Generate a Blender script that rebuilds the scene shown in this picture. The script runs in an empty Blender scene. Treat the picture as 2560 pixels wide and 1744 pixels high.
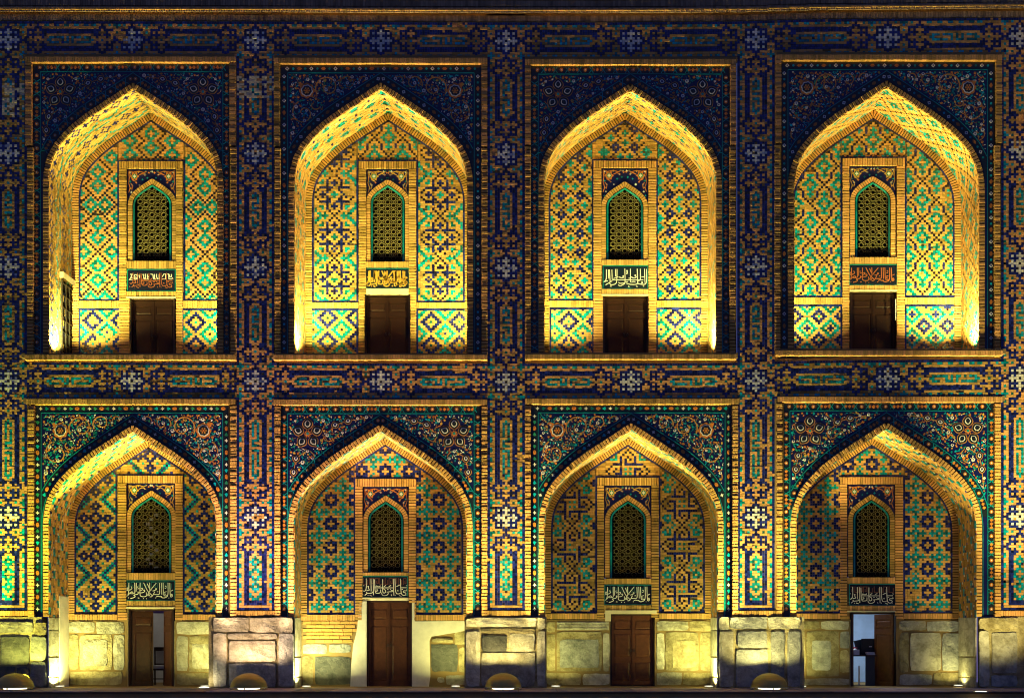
import bpy, math, random
import numpy as np
random.seed(7); RNG = np.random.default_rng(7)
R = math.radians
sc = bpy.context.scene
# ------------------------------------------------------------------ camera
D, CX, YH, YG = 28.0, 1290.0, 1590.0, 1718.0      # camera distance (m), its x, eye line and ground line in cm of the facade
cam = bpy.data.cameras.new('camera'); camo = bpy.data.objects.new('camera', cam)
sc.collection.objects.link(camo); sc.camera = camo
camo.location = (CX/100, -D, (YG-YH)/100); camo.rotation_euler = (R(90), 0, 0)
cam.sensor_width = 36; cam.lens = 36*D/25.6; cam.shift_x = (1280-CX)/2560; cam.shift_y = (YH-872)/2560
cam.clip_end = 400
# ------------------------------------------------------------------ world, exposure
w = bpy.data.worlds.new('World'); sc.world = w; w.use_nodes = True
bgn = w.node_tree.nodes['Background']
sky = w.node_tree.nodes.new('ShaderNodeTexSky'); sky.sky_type = 'NISHITA'; sky.sun_disc = False
sky.sun_elevation = R(-4); sky.sun_rotation = R(20); sky.altitude = 700; sky.ozone_density = 6; sky.dust_density = 0.3
# dusk sky plus the even blue-grey glow of the town's lights on the air
scl = w.node_tree.nodes.new('ShaderNodeVectorMath'); scl.operation = 'SCALE'; scl.inputs['Scale'].default_value = 1.6
glow = w.node_tree.nodes.new('ShaderNodeVectorMath'); glow.operation = 'ADD'; glow.inputs[1].default_value = (.052, .075, .205)
w.node_tree.links.new(sky.outputs[0], scl.inputs[0]); w.node_tree.links.new(scl.outputs[0], glow.inputs[0])
w.node_tree.links.new(glow.outputs[0], bgn.inputs[0]); bgn.inputs[1].default_value = 1.0
vs = sc.view_settings; vs.view_transform = 'Standard'; vs.look = 'None'; vs.exposure = 0.0; vs.gamma = 1; vs.use_curve_mapping = False
sc.render.engine = 'CYCLES'
sc.cycles.use_denoising = True; sc.cycles.max_bounces = 6; sc.cycles.diffuse_bounces = 4; sc.cycles.glossy_bounces = 2
sc.cycles.filter_width = 1.1; sc.cycles.sample_clamp_indirect = 4
COL = sc.collection
# ------------------------------------------------------------------ materials
def mat(name, col, rough=.8, spec=.3, var=.25, noise=None, bump=0, bscale=60, metal=0, hue=None, objrand=0.0, dirt=0.0):
    m = bpy.data.materials.new(name); m.use_nodes = True; nt = m.node_tree; n = nt.nodes; L = nt.links
    p = n['Principled BSDF']; p.inputs['Roughness'].default_value = rough; p.inputs['Metallic'].default_value = metal
    p.inputs['Specular IOR Level'].default_value = spec
    at = n.new('ShaderNodeAttribute'); at.attribute_name = 'tone'
    oi = n.new('ShaderNodeObjectInfo')
    geo = n.new('ShaderNodeNewGeometry')
    nz = n.new('ShaderNodeTexNoise'); nz.inputs['Scale'].default_value = noise or 3.0; nz.inputs['Detail'].default_value = 6
    nz.inputs['Roughness'].default_value = .65
    L.new(geo.outputs['Position'], nz.inputs['Vector'])
    # value factor = 1 + var*tone + objrand*(rand-.5) + (noise-.5)*dirt
    def mth(op, a, b):
        q = n.new('ShaderNodeMath'); q.operation = op
        for k, x in enumerate((a, b)):
            if isinstance(x, (int, float)): q.inputs[k].default_value = x
            else: L.new(x, q.inputs[k])
        return q.outputs[0]
    f = mth('MULTIPLY', at.outputs['Fac'], var)
    f = mth('ADD', f, 1.0)
    if objrand:
        f = mth('ADD', f, mth('MULTIPLY', mth('SUBTRACT', oi.outputs['Random'], .5), objrand))
    f = mth('ADD', f, mth('MULTIPLY', mth('SUBTRACT', nz.outputs['Fac'], .5), .5+dirt))
    f = mth('MAXIMUM', f, .12)
    mx = n.new('ShaderNodeMix'); mx.data_type = 'RGBA'; mx.blend_type = 'MULTIPLY'; mx.inputs[0].default_value = 1
    c0 = n.new('ShaderNodeMix'); c0.data_type = 'RGBA'
    c0.inputs[6].default_value = (*col, 1); c0.inputs[7].default_value = (*(hue or col), 1)
    hm = mth('ADD', mth('MULTIPLY', at.outputs['Fac'], .5), .5)
    if objrand: hm = mth('ADD', mth('MULTIPLY', oi.outputs['Random'], .9), mth('MULTIPLY', at.outputs['Fac'], .4))
    cl = n.new('ShaderNodeClamp'); L.new(hm, cl.inputs[0]); L.new(cl.outputs[0], c0.inputs[0])
    L.new(c0.outputs[2], mx.inputs[6]); L.new(f, mx.inputs[7])
    L.new(mx.outputs[2], p.inputs['Base Color'])
    if bump:
        nb = n.new('ShaderNodeTexNoise'); nb.inputs['Scale'].default_value = bscale; nb.inputs['Detail'].default_value = 4
        L.new(geo.outputs['Position'], nb.inputs['Vector'])
        bn = n.new('ShaderNodeBump'); bn.inputs['Strength'].default_value = bump; bn.inputs['Distance'].default_value = .01
        L.new(nb.outputs['Fac'], bn.inputs['Height']); L.new(bn.outputs[0], p.inputs['Normal'])
    return m
M = {}
M['B'] = mat('buff_brick', (.56,.34,.085), .85, .2, .36, 1.6, .6, 50, hue=(.50,.25,.085), objrand=.4, dirt=.5)
M['M'] = mat('mortar', (.24,.165,.07), .95, .1, .2, 4, .4, 40)
M['N'] = mat('cobalt_glaze', (.005,.009,.095), .28, .5, .6, 5, .2, 40, hue=(.010,.020,.15), dirt=.7)
M['T'] = mat('turquoise_glaze', (.0,.215,.20), .28, .5, .55, 5, .2, 40, hue=(.0,.26,.36), dirt=.7)
M['W'] = mat('white_glaze', (.66,.66,.57), .3, .5, .2, 5, dirt=.4)
M['t'] = mat('dull_teal_glaze', (.0,.075,.085), .35, .5, .5, 5, dirt=.5)
M['v'] = mat('dull_russet_glaze', (.11,.035,.015), .35, .5, .5, 5, dirt=.5)
M['E'] = mat('dull_grey_brick', (.25,.19,.125), .9, .15, .3, 2, .6, 50, dirt=.6)  # greyer, darker brick for the cornice courses
M['K'] = mat('black_glaze', (.012,.012,.02), .3, .5, .4, 5)
M['D'] = mat('dark_mosaic_ground', (.006,.012,.016), .3, .5, .4, 8)
M['F'] = mat('blue_mosaic_field', (.003,.006,.065), .3, .5, .4, 5, .1, 60, dirt=.8)
M['O'] = mat('orange_mosaic', (.50,.17,.02), .4, .4, .4, 8)
M['Y'] = mat('ochre_mosaic', (.48,.27,.035), .4, .4, .35, 8)
M['G'] = mat('green_mosaic', (.02,.22,.12), .35, .4, .35, 8)
M['V'] = mat('vine_brown', (.40,.18,.03), .4, .4, .4, 8)
M['C'] = mat('cream_plaster', (.66,.58,.36), .9, .2, .1, 5, .3, 30)
M['P'] = mat('white_plaster', (.68,.64,.54), .95, .1, .1, 2.5, .5, 18, dirt=.3)
M['I'] = mat('inscription_ground', (.004,.006,.022), .6, .15, .3, 6)
M['R'] = mat('russet_glaze', (.30,.09,.025), .45, .3, .4, 6)
M['m'] = mat('joint_shade', (.085,.055,.022), .95, .05, .2)  # mortar darkened to paint the shadow inside the brick joints
M['L'] = mat('lattice_plaster', (.17,.14,.05), .8, .2, .3, 8)
M['X'] = mat('shade_black', (.01,.008,.008), .95, .05, .1)  # near-black that paints the shade in openings, gaps and sills
M['wood'] = mat('brown_wood', (.075,.024,.009), .45, .3, .3, 9, .4, 25, objrand=.3, dirt=.8)
M['wood2'] = mat('dark_wood', (.028,.010,.006), .5, .4, .25, 3)
M['wood3'] = mat('walnut_wood', (.020,.0065,.003), .5, .2, .25, 3, .3, 25, objrand=.2)
M['iron'] = mat('black_iron', (.02,.018,.016), .5, .5, .2)
M['brass'] = mat('dull_brass', (.34,.27,.06), .45, .5, .2, 6, .2, 20, metal=.35)
M['steel'] = mat('steel', (.5,.48,.42), .3, .5, .1, metal=.9)
M['pave'] = mat('stone_paving', (.27,.22,.22), .8, .3, .3, 3, .4, 30, objrand=.4)
M['wallw'] = mat('white_wall', (.62,.62,.62), .9, .2, .1)
M['wallb'] = mat('pale_blue_wall', (.42,.55,.72), .9, .2, .1)
M['cloth'] = mat('grey_fabric', (.48,.46,.40), .9, .1, .2, 20)
M['ink'] = mat('dark_plastic', (.012,.02,.035), .35, .5, .2)
M['paper'] = mat('white_paper', (.75,.75,.75), .9, .1, .1)
M['pink'] = mat('pink_cloth', (.45,.06,.12), .9, .1, .1)
M['violet'] = mat('violet_paint', (.10,.06,.36), .6, .3, .1)
def stone_mat(name, c1, c2, vein, seed, rough=.75):
    m = bpy.data.materials.new(name); m.use_nodes = True; nt = m.node_tree; n = nt.nodes; L = nt.links
    p = n['Principled BSDF']; p.inputs['Roughness'].default_value = rough; p.inputs['Specular IOR Level'].default_value = .3
    g = n.new('ShaderNodeNewGeometry'); oi = n.new('ShaderNodeObjectInfo')
    cm = n.new('ShaderNodeCombineXYZ'); mu = n.new('ShaderNodeMath'); mu.operation = 'MULTIPLY'; mu.inputs[1].default_value = 37+seed
    L.new(oi.outputs['Random'], mu.inputs[0])
    for k in range(3): L.new(mu.outputs[0], cm.inputs[k])
    ad = n.new('ShaderNodeVectorMath'); ad.operation = 'ADD'; L.new(g.outputs['Position'], ad.inputs[0]); L.new(cm.outputs[0], ad.inputs[1])
    a = n.new('ShaderNodeTexNoise'); a.inputs['Scale'].default_value = 3.4; a.inputs['Detail'].default_value = 12; a.inputs['Roughness'].default_value = .7
    L.new(ad.outputs[0], a.inputs['Vector'])
    r = n.new('ShaderNodeValToRGB'); r.color_ramp.elements[0].position = .33; r.color_ramp.elements[0].color = (*c2,1)
    r.color_ramp.elements[1].position = .62; r.color_ramp.elements[1].color = (*c1,1); L.new(a.outputs['Fac'], r.inputs[0])
    wv = n.new('ShaderNodeTexWave'); wv.inputs['Scale'].default_value = .9; wv.inputs['Distortion'].default_value = 14; wv.inputs['Detail'].default_value = 5
    wv.inputs['Detail Scale'].default_value = 1.6; wv.bands_direction = 'DIAGONAL'; L.new(ad.outputs[0], wv.inputs['Vector'])
    r2 = n.new('ShaderNodeValToRGB'); r2.color_ramp.elements[0].position = .0; r2.color_ramp.elements[0].color = (1,1,1,1)
    r2.color_ramp.elements[1].position = .10; r2.color_ramp.elements[1].color = (0,0,0,1); L.new(wv.outputs['Fac'], r2.inputs[0])
    mx = n.new('ShaderNodeMix'); mx.data_type = 'RGBA'; mx.inputs[7].default_value = (*vein,1)
    ml = n.new('ShaderNodeMath'); ml.operation = 'MULTIPLY'; ml.inputs[1].default_value = .30; L.new(r2.outputs[0], ml.inputs[0])
    L.new(ml.outputs[0], mx.inputs[0]); L.new(r.outputs[0], mx.inputs[6])
    hs = n.new('ShaderNodeHueSaturation'); mr = n.new('ShaderNodeMapRange'); mr.inputs[3].default_value = .72; mr.inputs[4].default_value = 1.2
    L.new(oi.outputs['Random'], mr.inputs[0]); L.new(mr.outputs[0], hs.inputs['Value']); L.new(mx.outputs[2], hs.inputs['Color'])
    L.new(hs.outputs[0], p.inputs['Base Color'])
    nb = n.new('ShaderNodeTexNoise'); nb.inputs['Scale'].default_value = 16; nb.inputs['Detail'].default_value = 8; nb.inputs['Roughness'].default_value = .7
    L.new(ad.outputs[0], nb.inputs['Vector'])
    b = n.new('ShaderNodeBump'); b.inputs['Strength'].default_value = 1.0; b.inputs['Distance'].default_value = .04
    L.new(nb.outputs['Fac'], b.inputs['Height']); L.new(b.outputs[0], p.inputs['Normal'])
    return m
M['sl'] = stone_mat('pale_marble', (.56,.54,.42), (.22,.20,.13), (.2,.17,.11), 3)
M['sg'] = stone_mat('grey_marble', (.44,.45,.41), (.15,.16,.145), (.10,.11,.11), 11)
M['sd'] = stone_mat('dark_marble', (.12,.125,.105), (.035,.04,.038), (.2,.2,.17), 5, .5)
M['sy'] = stone_mat('ochre_limestone', (.46,.40,.22), (.17,.135,.05), (.14,.10,.04), 8)
def emit(name, col, s):
    m = bpy.data.materials.new(name); m.use_nodes = True; p = m.node_tree.nodes['Principled BSDF']
    p.inputs['Base Color'].default_value = (.1,.1,.1,1); p.inputs['Emission Color'].default_value = (*col,1); p.inputs['Emission Strength'].default_value = s
    return m
M['lens'] = emit('lit_lamp_glass', (1,.93,.55), 2)
M['lensw'] = emit('bright_lamp_glass', (1,.95,.7), 4)
# ------------------------------------------------------------------ geometry helpers
def W(x, y, d):
    """a point seen at (x, y) cm on the facade plane, moved d metres into the wall along the sight line -> metres"""
    x = np.asarray(x, float); y = np.asarray(y, float); d = np.asarray(d, float)
    s = (D+d)/D
    X = (CX+(x-CX)*s)/100; Z = (YG-(YH+(y-YH)*s))/100
    return np.stack(np.broadcast_arrays(X, d+0*X, Z), -1)
class MB:
    def __init__(s): s.v=[]; s.f=[]; s.m=[]; s.t=[]; s.n=0
    def quads(s, Q, code, tone=None):
        Q = np.asarray(Q, float).reshape(-1,4,3); k = len(Q)
        if not k: return
        s.v.append(Q.reshape(-1,3)); s.f.append(np.arange(4*k).reshape(k,4)+s.n); s.n += 4*k
        s.m += ([code]*k if isinstance(code,str) else list(code))
        s.t.append(np.zeros(k) if tone is None else np.broadcast_to(np.asarray(tone,float),(k,)))
    def poly(s, P, code, tone=0):
        P = np.asarray(P, float); k=len(P)
        s.v.append(P); s.f.append((np.arange(k)+s.n)[None,:]); s.n+=k; s.m.append(code); s.t.append(np.array([tone]))
    def boxes(s, A, code, tone=None):
        """A: (n,2,4,3): back ring and front ring of four corners"""
        A = np.asarray(A,float); b=A[:,0]; f=A[:,1]; k=len(A)
        if not k: return
        codes = [code]*k if isinstance(code,str) else list(code)
        t = np.zeros(k) if tone is None else np.broadcast_to(np.asarray(tone,float),(k,))
        s.quads(f, codes, t)
        for i in range(4):
            j=(i+1)%4
            s.quads(np.stack([b[:,i],b[:,j],f[:,j],f[:,i]],1), codes, t)
    def rects(s, x0,y0,x1,y1, d, h, code, tone=None):
        """raised plates standing h m proud of depth d; arrays of cm rectangles"""
        x0,y0,x1,y1,d,h = np.broadcast_arrays(*[np.atleast_1d(np.asarray(q,float)) for q in (x0,y0,x1,y1,d,h)])
        cx = np.stack([x0,x1,x1,x0],1); cy = np.stack([y1,y1,y0,y0],1)
        back = W(cx,cy,d[:,None]); front = back.copy(); front[...,1] -= h[:,None]
        s.boxes(np.stack([back,front],1), code, tone)
    def prism(s, pts, d, h, code, tone=0):
        """outline (cm, any order) extruded h m out of depth d"""
        pts = np.asarray(pts,float)
        a = np.sum(pts[:,0]*np.roll(pts[:,1],-1)-np.roll(pts[:,0],-1)*pts[:,1])
        if a > 0: pts = pts[::-1]
        b = W(pts[:,0],pts[:,1],d); f=b.copy(); f[:,1]-=h
        s.poly(f, code, tone); k=len(b); j=(np.arange(k)+1)%k
        s.quads(np.stack([b,b[j],f[j],f],1), code, tone)
    def ribbon(s, pts, wdt, d, h, code, tone=0, closed=False):
        pts=np.asarray(pts,float)
        if closed: pts=np.vstack([pts,pts[:1]])
        o=offset(pts, 1.0)-pts
        wd=np.broadcast_to(np.asarray(wdt,float),(len(pts),))[:,None]/2
        l=pts+o*wd; r=pts-o*wd
        if closed: l[0]=l[-1]=(l[0]+l[-1])/2; r[0]=r[-1]=(r[0]+r[-1])/2
        c=np.stack([l[:-1],l[1:],r[1:],r[:-1]],1)
        b=W(c[...,0],c[...,1],d); f=b.copy(); f[...,1]-=h
        s.boxes(np.stack([b,f],1), code, tone)
def offset(p, t):
    p=np.asarray(p,float); e=np.diff(p,axis=0); ln=np.hypot(e[:,0],e[:,1])[:,None]; ln[ln==0]=1e-6; e=e/ln
    nrm=np.stack([e[:,1],-e[:,0]],1)
    a=np.vstack([nrm[:1],nrm]); b=np.vstack([nrm,nrm[-1:]])
    m=a+b; q=np.sum(m*m,1)[:,None]; q=np.maximum(q,.6)
    return p+2*m/q*t
def add(name, mb, parent=None, kind=None, label=None, loc=None):
    v=np.concatenate(mb.v) if mb.v else np.zeros((0,3))
    pw=WL.get(parent.name,(0,0,0)) if parent else (0,0,0)
    me=bpy.data.meshes.new(name)
    lt=[];lv=[]
    for f in mb.f: lt.append(np.full(len(f),f.shape[1])); lv.append(f.ravel())
    lt=np.concatenate(lt); lv=np.concatenate(lv)
    v=v-np.asarray(pw)
    me.vertices.add(len(v)); me.vertices.foreach_set('co', v.astype(np.float32).ravel())
    me.loops.add(len(lv)); me.loops.foreach_set('vertex_index', lv.astype(np.int32))
    me.polygons.add(len(lt)); st=np.concatenate([[0],np.cumsum(lt)[:-1]]); me.polygons.foreach_set('loop_start', st.astype(np.int32))
    used=sorted(set(mb.m)); ix={c:i for i,c in enumerate(used)}
    for c in used: me.materials.append(M[c])
    me.polygons.foreach_set('material_index', np.array([ix[c] for c in mb.m],dtype=np.int32))
    a=me.attributes.new('tone','FLOAT','FACE'); a.data.foreach_set('value', np.concatenate(mb.t).astype(np.float32))
    me.update(calc_edges=True)
    o=bpy.data.objects.new(name, me); COL.objects.link(o)
    if parent: o.parent=parent
    WL[o.name]=tuple(pw)
    if kind: o['kind']=kind
    if label: o['label']=label
    return o
WL={}
def empty(name, loc, parent=None):
    o=bpy.data.objects.new(name,None); o.empty_display_size=.1; COL.objects.link(o)
    if parent: o.parent=parent; o.location=np.asarray(loc)-np.asarray(WL[parent.name])
    else: o.location=loc
    WL[o.name]=tuple(loc); return o
def tag(o,label,cat,group=None):
    o['label']=label; o['category']=cat
    if group: o['group']=group
    return o
def inst(name, me, parent, loc, rot=(0,0,0), scale=(1,1,1)):
    o=bpy.data.objects.new(name, me); COL.objects.link(o); o.parent=parent
    p=WL[parent.name]; o.location=(loc[0]-p[0],loc[1]-p[1],loc[2]-p[2]); o.rotation_euler=rot; o.scale=scale
    WL[o.name]=tuple(loc)
    return o
def tn(n): return RNG.uniform(-1,1,n)
# chamfered unit brick: x,z in [-.5,.5], front at y=0, back at y=1
def brick_mesh(name, wx, wz, dy, m, ch=.006):
    a,b=wx/2,wz/2; V=[]
    for (y,i) in ((dy,0),(ch,0),(0,ch)): V+=[(-a+i,y,-b+i),(a-i,y,-b+i),(a-i,y,b-i),(-a+i,y,b-i)]
    F=[(8,9,10,11)]
    for L in (0,4):
        for i in range(4): F.append((L+i,L+(i+1)%4,L+4+(i+1)%4,L+4+i))
    me=bpy.data.meshes.new(name); me.from_pydata(V,[],F); me.materials.append(m); return me
SH=[(0,0),(.15,.088),(.3,.178),(.493,.294),(.62,.381),(.726,.466),(.837,.574),(.90,.655),(.945,.735),(.975,.82),(.993,.91),(1,1)]
_t=np.linspace(0,1,len(SH)); _u=np.array([p[0] for p in SH]); _v=np.array([p[1] for p in SH])
def _smooth(n=44):
    # Catmull-Rom through the measured half arch
    P=np.array(SH); P=np.vstack([P[0]*2-P[1],P,P[-1]*2-P[-2]+np.array([-.0,0.])]); out=[]
    for i in range(1,len(P)-2):
        p0,p1,p2,p3=P[i-1:i+3]
        for t in np.linspace(0,1,4,endpoint=False):
            out.append(.5*((2*p1)+(-p0+p2)*t+(2*p0-5*p1+4*p2-p3)*t*t+(-p0+3*p1-3*p2+p3)*t**3))
    out.append(P[-2]); return np.array(out)
HALF=_smooth()
def arch(cx, ya, hw, yb, rise=1.093, step=12):
    """outline from bottom left over the apex to bottom right (cm)"""
    h=HALF*np.array([hw,hw*rise]); sp=ya+hw*rise
    k=max(2,int((yb-sp)/step)+1)
    leg=np.linspace(sp,yb,k)[1:] if yb>sp+1 else np.zeros(0)
    L=np.concatenate([np.stack([np.full(len(leg),cx-hw),leg],1)[::-1], np.stack([cx-h[::-1,0],ya+h[::-1,1]],1)])
    Rr=np.stack([2*cx-L[::-1,0],L[::-1,1]],1)[1:]
    return np.vstack([L,Rr])
def arch_y(poly, x):
    """height of the outline's upper edge at x (outside -> huge)"""
    k=int(np.argmin(poly[:,1])); l=poly[:k+1]; r=poly[k:]
    x=np.asarray(x,float)
    yl=np.interp(x,l[:,0],l[:,1],left=1e6); yr=np.interp(x,r[:,0],r[:,1],right=1e6)
    return np.where(x<=poly[k,0],yl,yr)
def arclen(p): return np.concatenate([[0],np.cumsum(np.hypot(*np.diff(p,axis=0).T))])
def at_len(p,s):
    L=arclen(p); return np.stack([np.interp(s,L,p[:,0]),np.interp(s,L,p[:,1])],-1)
# ------------------------------------------------------------------ cell patterns (glazed bricks in buff brick)
def ring(dic,i,j,c,rs,centre=None):
    m=max(rs)
    for a in range(-m,m+1):
        for b in range(-m,m+1):
            if abs(a)+abs(b) in rs: dic[(i+a,j+b)]=c
    if centre: dic[(i,j)]=centre
def plus(dic,i,j,c):
    for a,b in ((0,0),(1,0),(-1,0),(0,1),(0,-1)): dic[(i+a,j+b)]=c
def dots(dic,pts,c='K'):
    for p in pts: dic[p]=c
def P1(i0,i1,j0,j1):
    d={}
    for q in range((j0//40)-1,(j1//40)+2):
        o=q*40
        for s in (1,-1):
            base=[(k*s,k) for k in range(0,7)]+[(s*x,y) for x,y in ((5,7),(4,8),(3,9),(4,10),(5,11),(6,12),(5,13),(4,14),(3,15),(2,16),(1,17),(0,18),(4,16),(5,17),(6,18),(7,19),(8,20))]
            for x,y in base:
                d[(x,o+y)]='K'; d[(x,o+40-y)]='K'; d[(x,o-y)]='K'
        for (x,y) in ((0,6),(0,12),(0,28),(0,34),(6,0),(-6,0),(3,20),(-3,20),(9,9),(-9,9),(9,15),(-9,15),(9,25),(-9,25),(9,31),(-9,31)): ring(d,x,o+y,'T',(2,3))
    return d
def P2(i0,i1,j0,j1):
    d={}
    for q in range((j0//18)-1,(j1//18)+2):
        o=q*18
        for s in (3,-3):
            for k in range(1,7):
                for t in (1,-1): d[(k*t,o+s)]='N'; d[(s,o+k*t)]='N'
        plus(d,0,o,'T')
        for x,y in ((5,0),(-5,0),(0,5),(0,-5)): plus(d,x,o+y,'N')
        for sx in (1,-1):
            for sy in (1,-1):
                dots(d,[(2*sx,o+2*sy),(7*sx,o+2*sy),(8*sx,o+sy)])
                for a,b in ((5,5),(5,6),(6,5)): d[(a*sx,o+b*sy)]='T'
            dots(d,[(sx*2,o+7),(sx,o+8),(0,o+9),(sx,o+10),(sx*2,o+11)])
            plus(d,4*sx,o+9,'T'); 
            for a,b in ((5,9),(6,9),(6,8),(6,10),(7,7),(7,8),(7,11),(7,10),(8,6),(8,7),(8,12),(8,11),(9,5),(9,6),(9,4),(9,12),(9,13),(9,14),(10,5),(10,4),(10,13),(10,14)): d[(a*sx,o+b)]='T'
    return d
def P3(i0,i1,j0,j1):
    d={}
    for q in range((j0//16)-1,(j1//16)+2):
        o=q*16
        for x,y in ((0,2),(0,-2),(6,0),(-6,0),(2,8),(-2,8)): plus(d,x,o+y,'T')
        for sx in (1,-1):
            for y in (4,-4): ring(d,4*sx,o+y,'N',(1,2),'B')
            dots(d,[(2*sx,o),(3*sx,o+1),(3*sx,o-1),(sx,o+5),(0,o+6),(sx,o-5),(0,o-6),(6*sx,o+8),(5*sx,o+7),(5*sx,o+9),(6*sx,o+4),(7*sx,o+3),(8*sx,o+2),(6*sx,o-4),(7*sx,o-3),(8*sx,o-2)])
            for y in (6,10): ring(d,9*sx,o+y,'T',(0,1,2))
            d[(9*sx,o)]='K'
    return d
def P4(i0,i1,j0,j1):
    d={}
    for b in range(j0//8-2,j1//8+3):
        for a in range(i0//12-2,i1//12+3):
            x=a*12+(6 if b%2 else 0); y=b*8
            ring(d,x,y,'T',(2,3)); plus(d,x,y+4+0,'T'); plus(d,x,y-4,'T')
            for s in (1,-1):
                for k in (3,4,5): d[(x+3*s,y+k)]='N'
                for k in range(0,3):
                    d[(x+6+k*s,y+k)]='K'; d[(x+6+k*s,y-k)]='K'
    return d
def P5(i0,i1,j0,j1):
    d={}
    for q in range(j0//16-1,j1//16+2):
        o=q*16
        ring(d,0,o,'N',(2,3)); 
        for s in (1,-1):
            ring(d,5*s,o,'N',(1,2),'B'); d[(7*s,o)]='N'
            dots(d,[(3*s,o+3),(3*s,o-3)],'T'); ring(d,9*s,o+8,'N',(0,1))
            for k in range(0,7):
                for w_,c in ((0,'K'),(1,'T'),(-1,'T')):
                    for t in (1,-1):
                        d[((3+k)*s,o+8+t*k+w_)]='T' if w_ or k%1 else 'K'
                for t in (1,-1):
                    d[((3+k)*s,o+8+t*k)]='N'; d[((2+k)*s,o+8+t*k)]='T'
        ring(d,0,o+5,'N',(1,2),'B'); ring(d,0,o-5,'N',(1,2),'B')
    return d
def P6(i0,i1,j0,j1):
    d={}
    for b in range(j0//10-2,j1//10+3):
        for a in range(i0//10-2,i1//10+3):
            x,y=a*10,b*10
            for p in range(-2,3):
                for q in range(-2,3):
                    if abs(p)+abs(q)>1: d[(x+p,y+q)]='N'
            for p,q in ((3,0),(-3,0),(0,3),(0,-3)): d[(x+p,y+q)]='N'
            X,Y=x+5,y+5
            for p in (-1,0,1):
                for q in (-1,0,1):
                    if p or q: d[(X+p,Y+q)]='T'
            for p,q in ((3,0),(-3,0),(0,3),(0,-3)): plus(d,X+p,Y+q,'T')
            d[(X,Y)]='B'
            d[(X+4,Y)]=d[(X-4,Y)]='T'
    return d
def P7(i0,i1,j0,j1):
    d={}
    def unit(o,f):
        S=lambda x,y,c='N': d.__setitem__((x,o+f*y),c)
        for x in range(-6,2): S(x,3); S(-x,-3)
        for y in (3,4,5): S(1,y); S(-1,-y)
        for y in (4,5,6): S(-3,y); S(3,-y)
        for x in (4,5,6): S(x,3); S(-x,-3)
        for y in range(-1,7): S(3,y); S(-3,-y)
        for x in (4,5): S(x,-1); S(-x,1)
        for x,y in ((5,1),(6,0),(7,-2),(8,-1),(9,0),(8,1),(7,2),(-1,5),(0,6)): S(x,y,'K'); S(-x,-y,'K')
        for x,y in ((1,1),(-1,1),(1,-1),(-1,-1)): S(x,y,'T')
    for q in range(j0//18-1,j1//18+2):
        o=q*18; unit(o,1 if q%2==0 else -1)
        for s in (1,-1):
            for t in (6,12):
                for a in (-1,0,1):
                    for b in (-1,0,1):
                        if a or b: d[(6*s+a,o+t+b)]='T'
                d[(8*s,o+t)]='T'; d[(6*s,o+t+(2 if t==6 else -2))]='T'
            dots(d,[(2*s,o+7),(s,o+8),(0,o+9),(s,o+10),(2*s,o+11),(8*s,o+9)])
            dots(d,[(4*s,o+8),(3*s,o+9),(4*s,o+10)],'T')
            for a,b in ((9,9),(9,8),(9,10)): d[(a*s,o+b)]='N'
    return d
def PD(kind):
    # diaper of stepped diamonds: navy at (0,0), turquoise between
    rn,rt,dx,dy,ct,cn=kind
    def f(i0,i1,j0,j1):
        d={}
        for b in range(j0//dy-2,j1//dy+3):
            for a in range(i0//(2*dx)-2,i1//(2*dx)+3):
                if b%2==0: ring(d,a*2*dx,b*dy,'N',rn,cn)
                else:
                    ring(d,a*2*dx+dx,b*dy,'T',rt,ct)
                    if ct=='+': plus(d,a*2*dx+dx,b*dy,'N')
        return d
    return f
def cells(dic,i0,i1,j0,j1,base='B',run=3):
    """rows of cells -> (i, i_end, j, code); buff bricks run up to three cells long"""
    out=[]
    for j in range(j0,j1+1):
        i=i0
        while i<=i1:
            c=dic.get((i,j),base)
            e=i
            if c==base:
                while e<i1 and e-i<run-1 and dic.get((e+1,j),base)==base: e+=1
            elif c in 'NT' :
                pass
            out.append((i,e,j,c)); i=e+1
    return out
def wear(C,X0,Y0):
    """old repairs: single tiles replaced, small patches re-laid in plain brick"""
    C=np.array(C,dtype='<U1'); n=len(C)
    if n<40: return C
    k=RNG.random(n); C=np.where((k<.012)&(C!='B'),'B',C); C=np.where((k>.99)&(C=='N'),'K',C); C=np.where((k>.965)&(k<.975)&(C=='T'),'t',C)
    for _ in range(max(1,n//1500)):
        q=RNG.integers(n); w_,h_=RNG.uniform(8,26),RNG.uniform(5,16)
        m=(np.abs(X0-X0[q])<w_)&(np.abs(Y0-Y0[q])<h_)&(RNG.random(n)<.7); C=np.where(m,'B',C)
    return C
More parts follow.
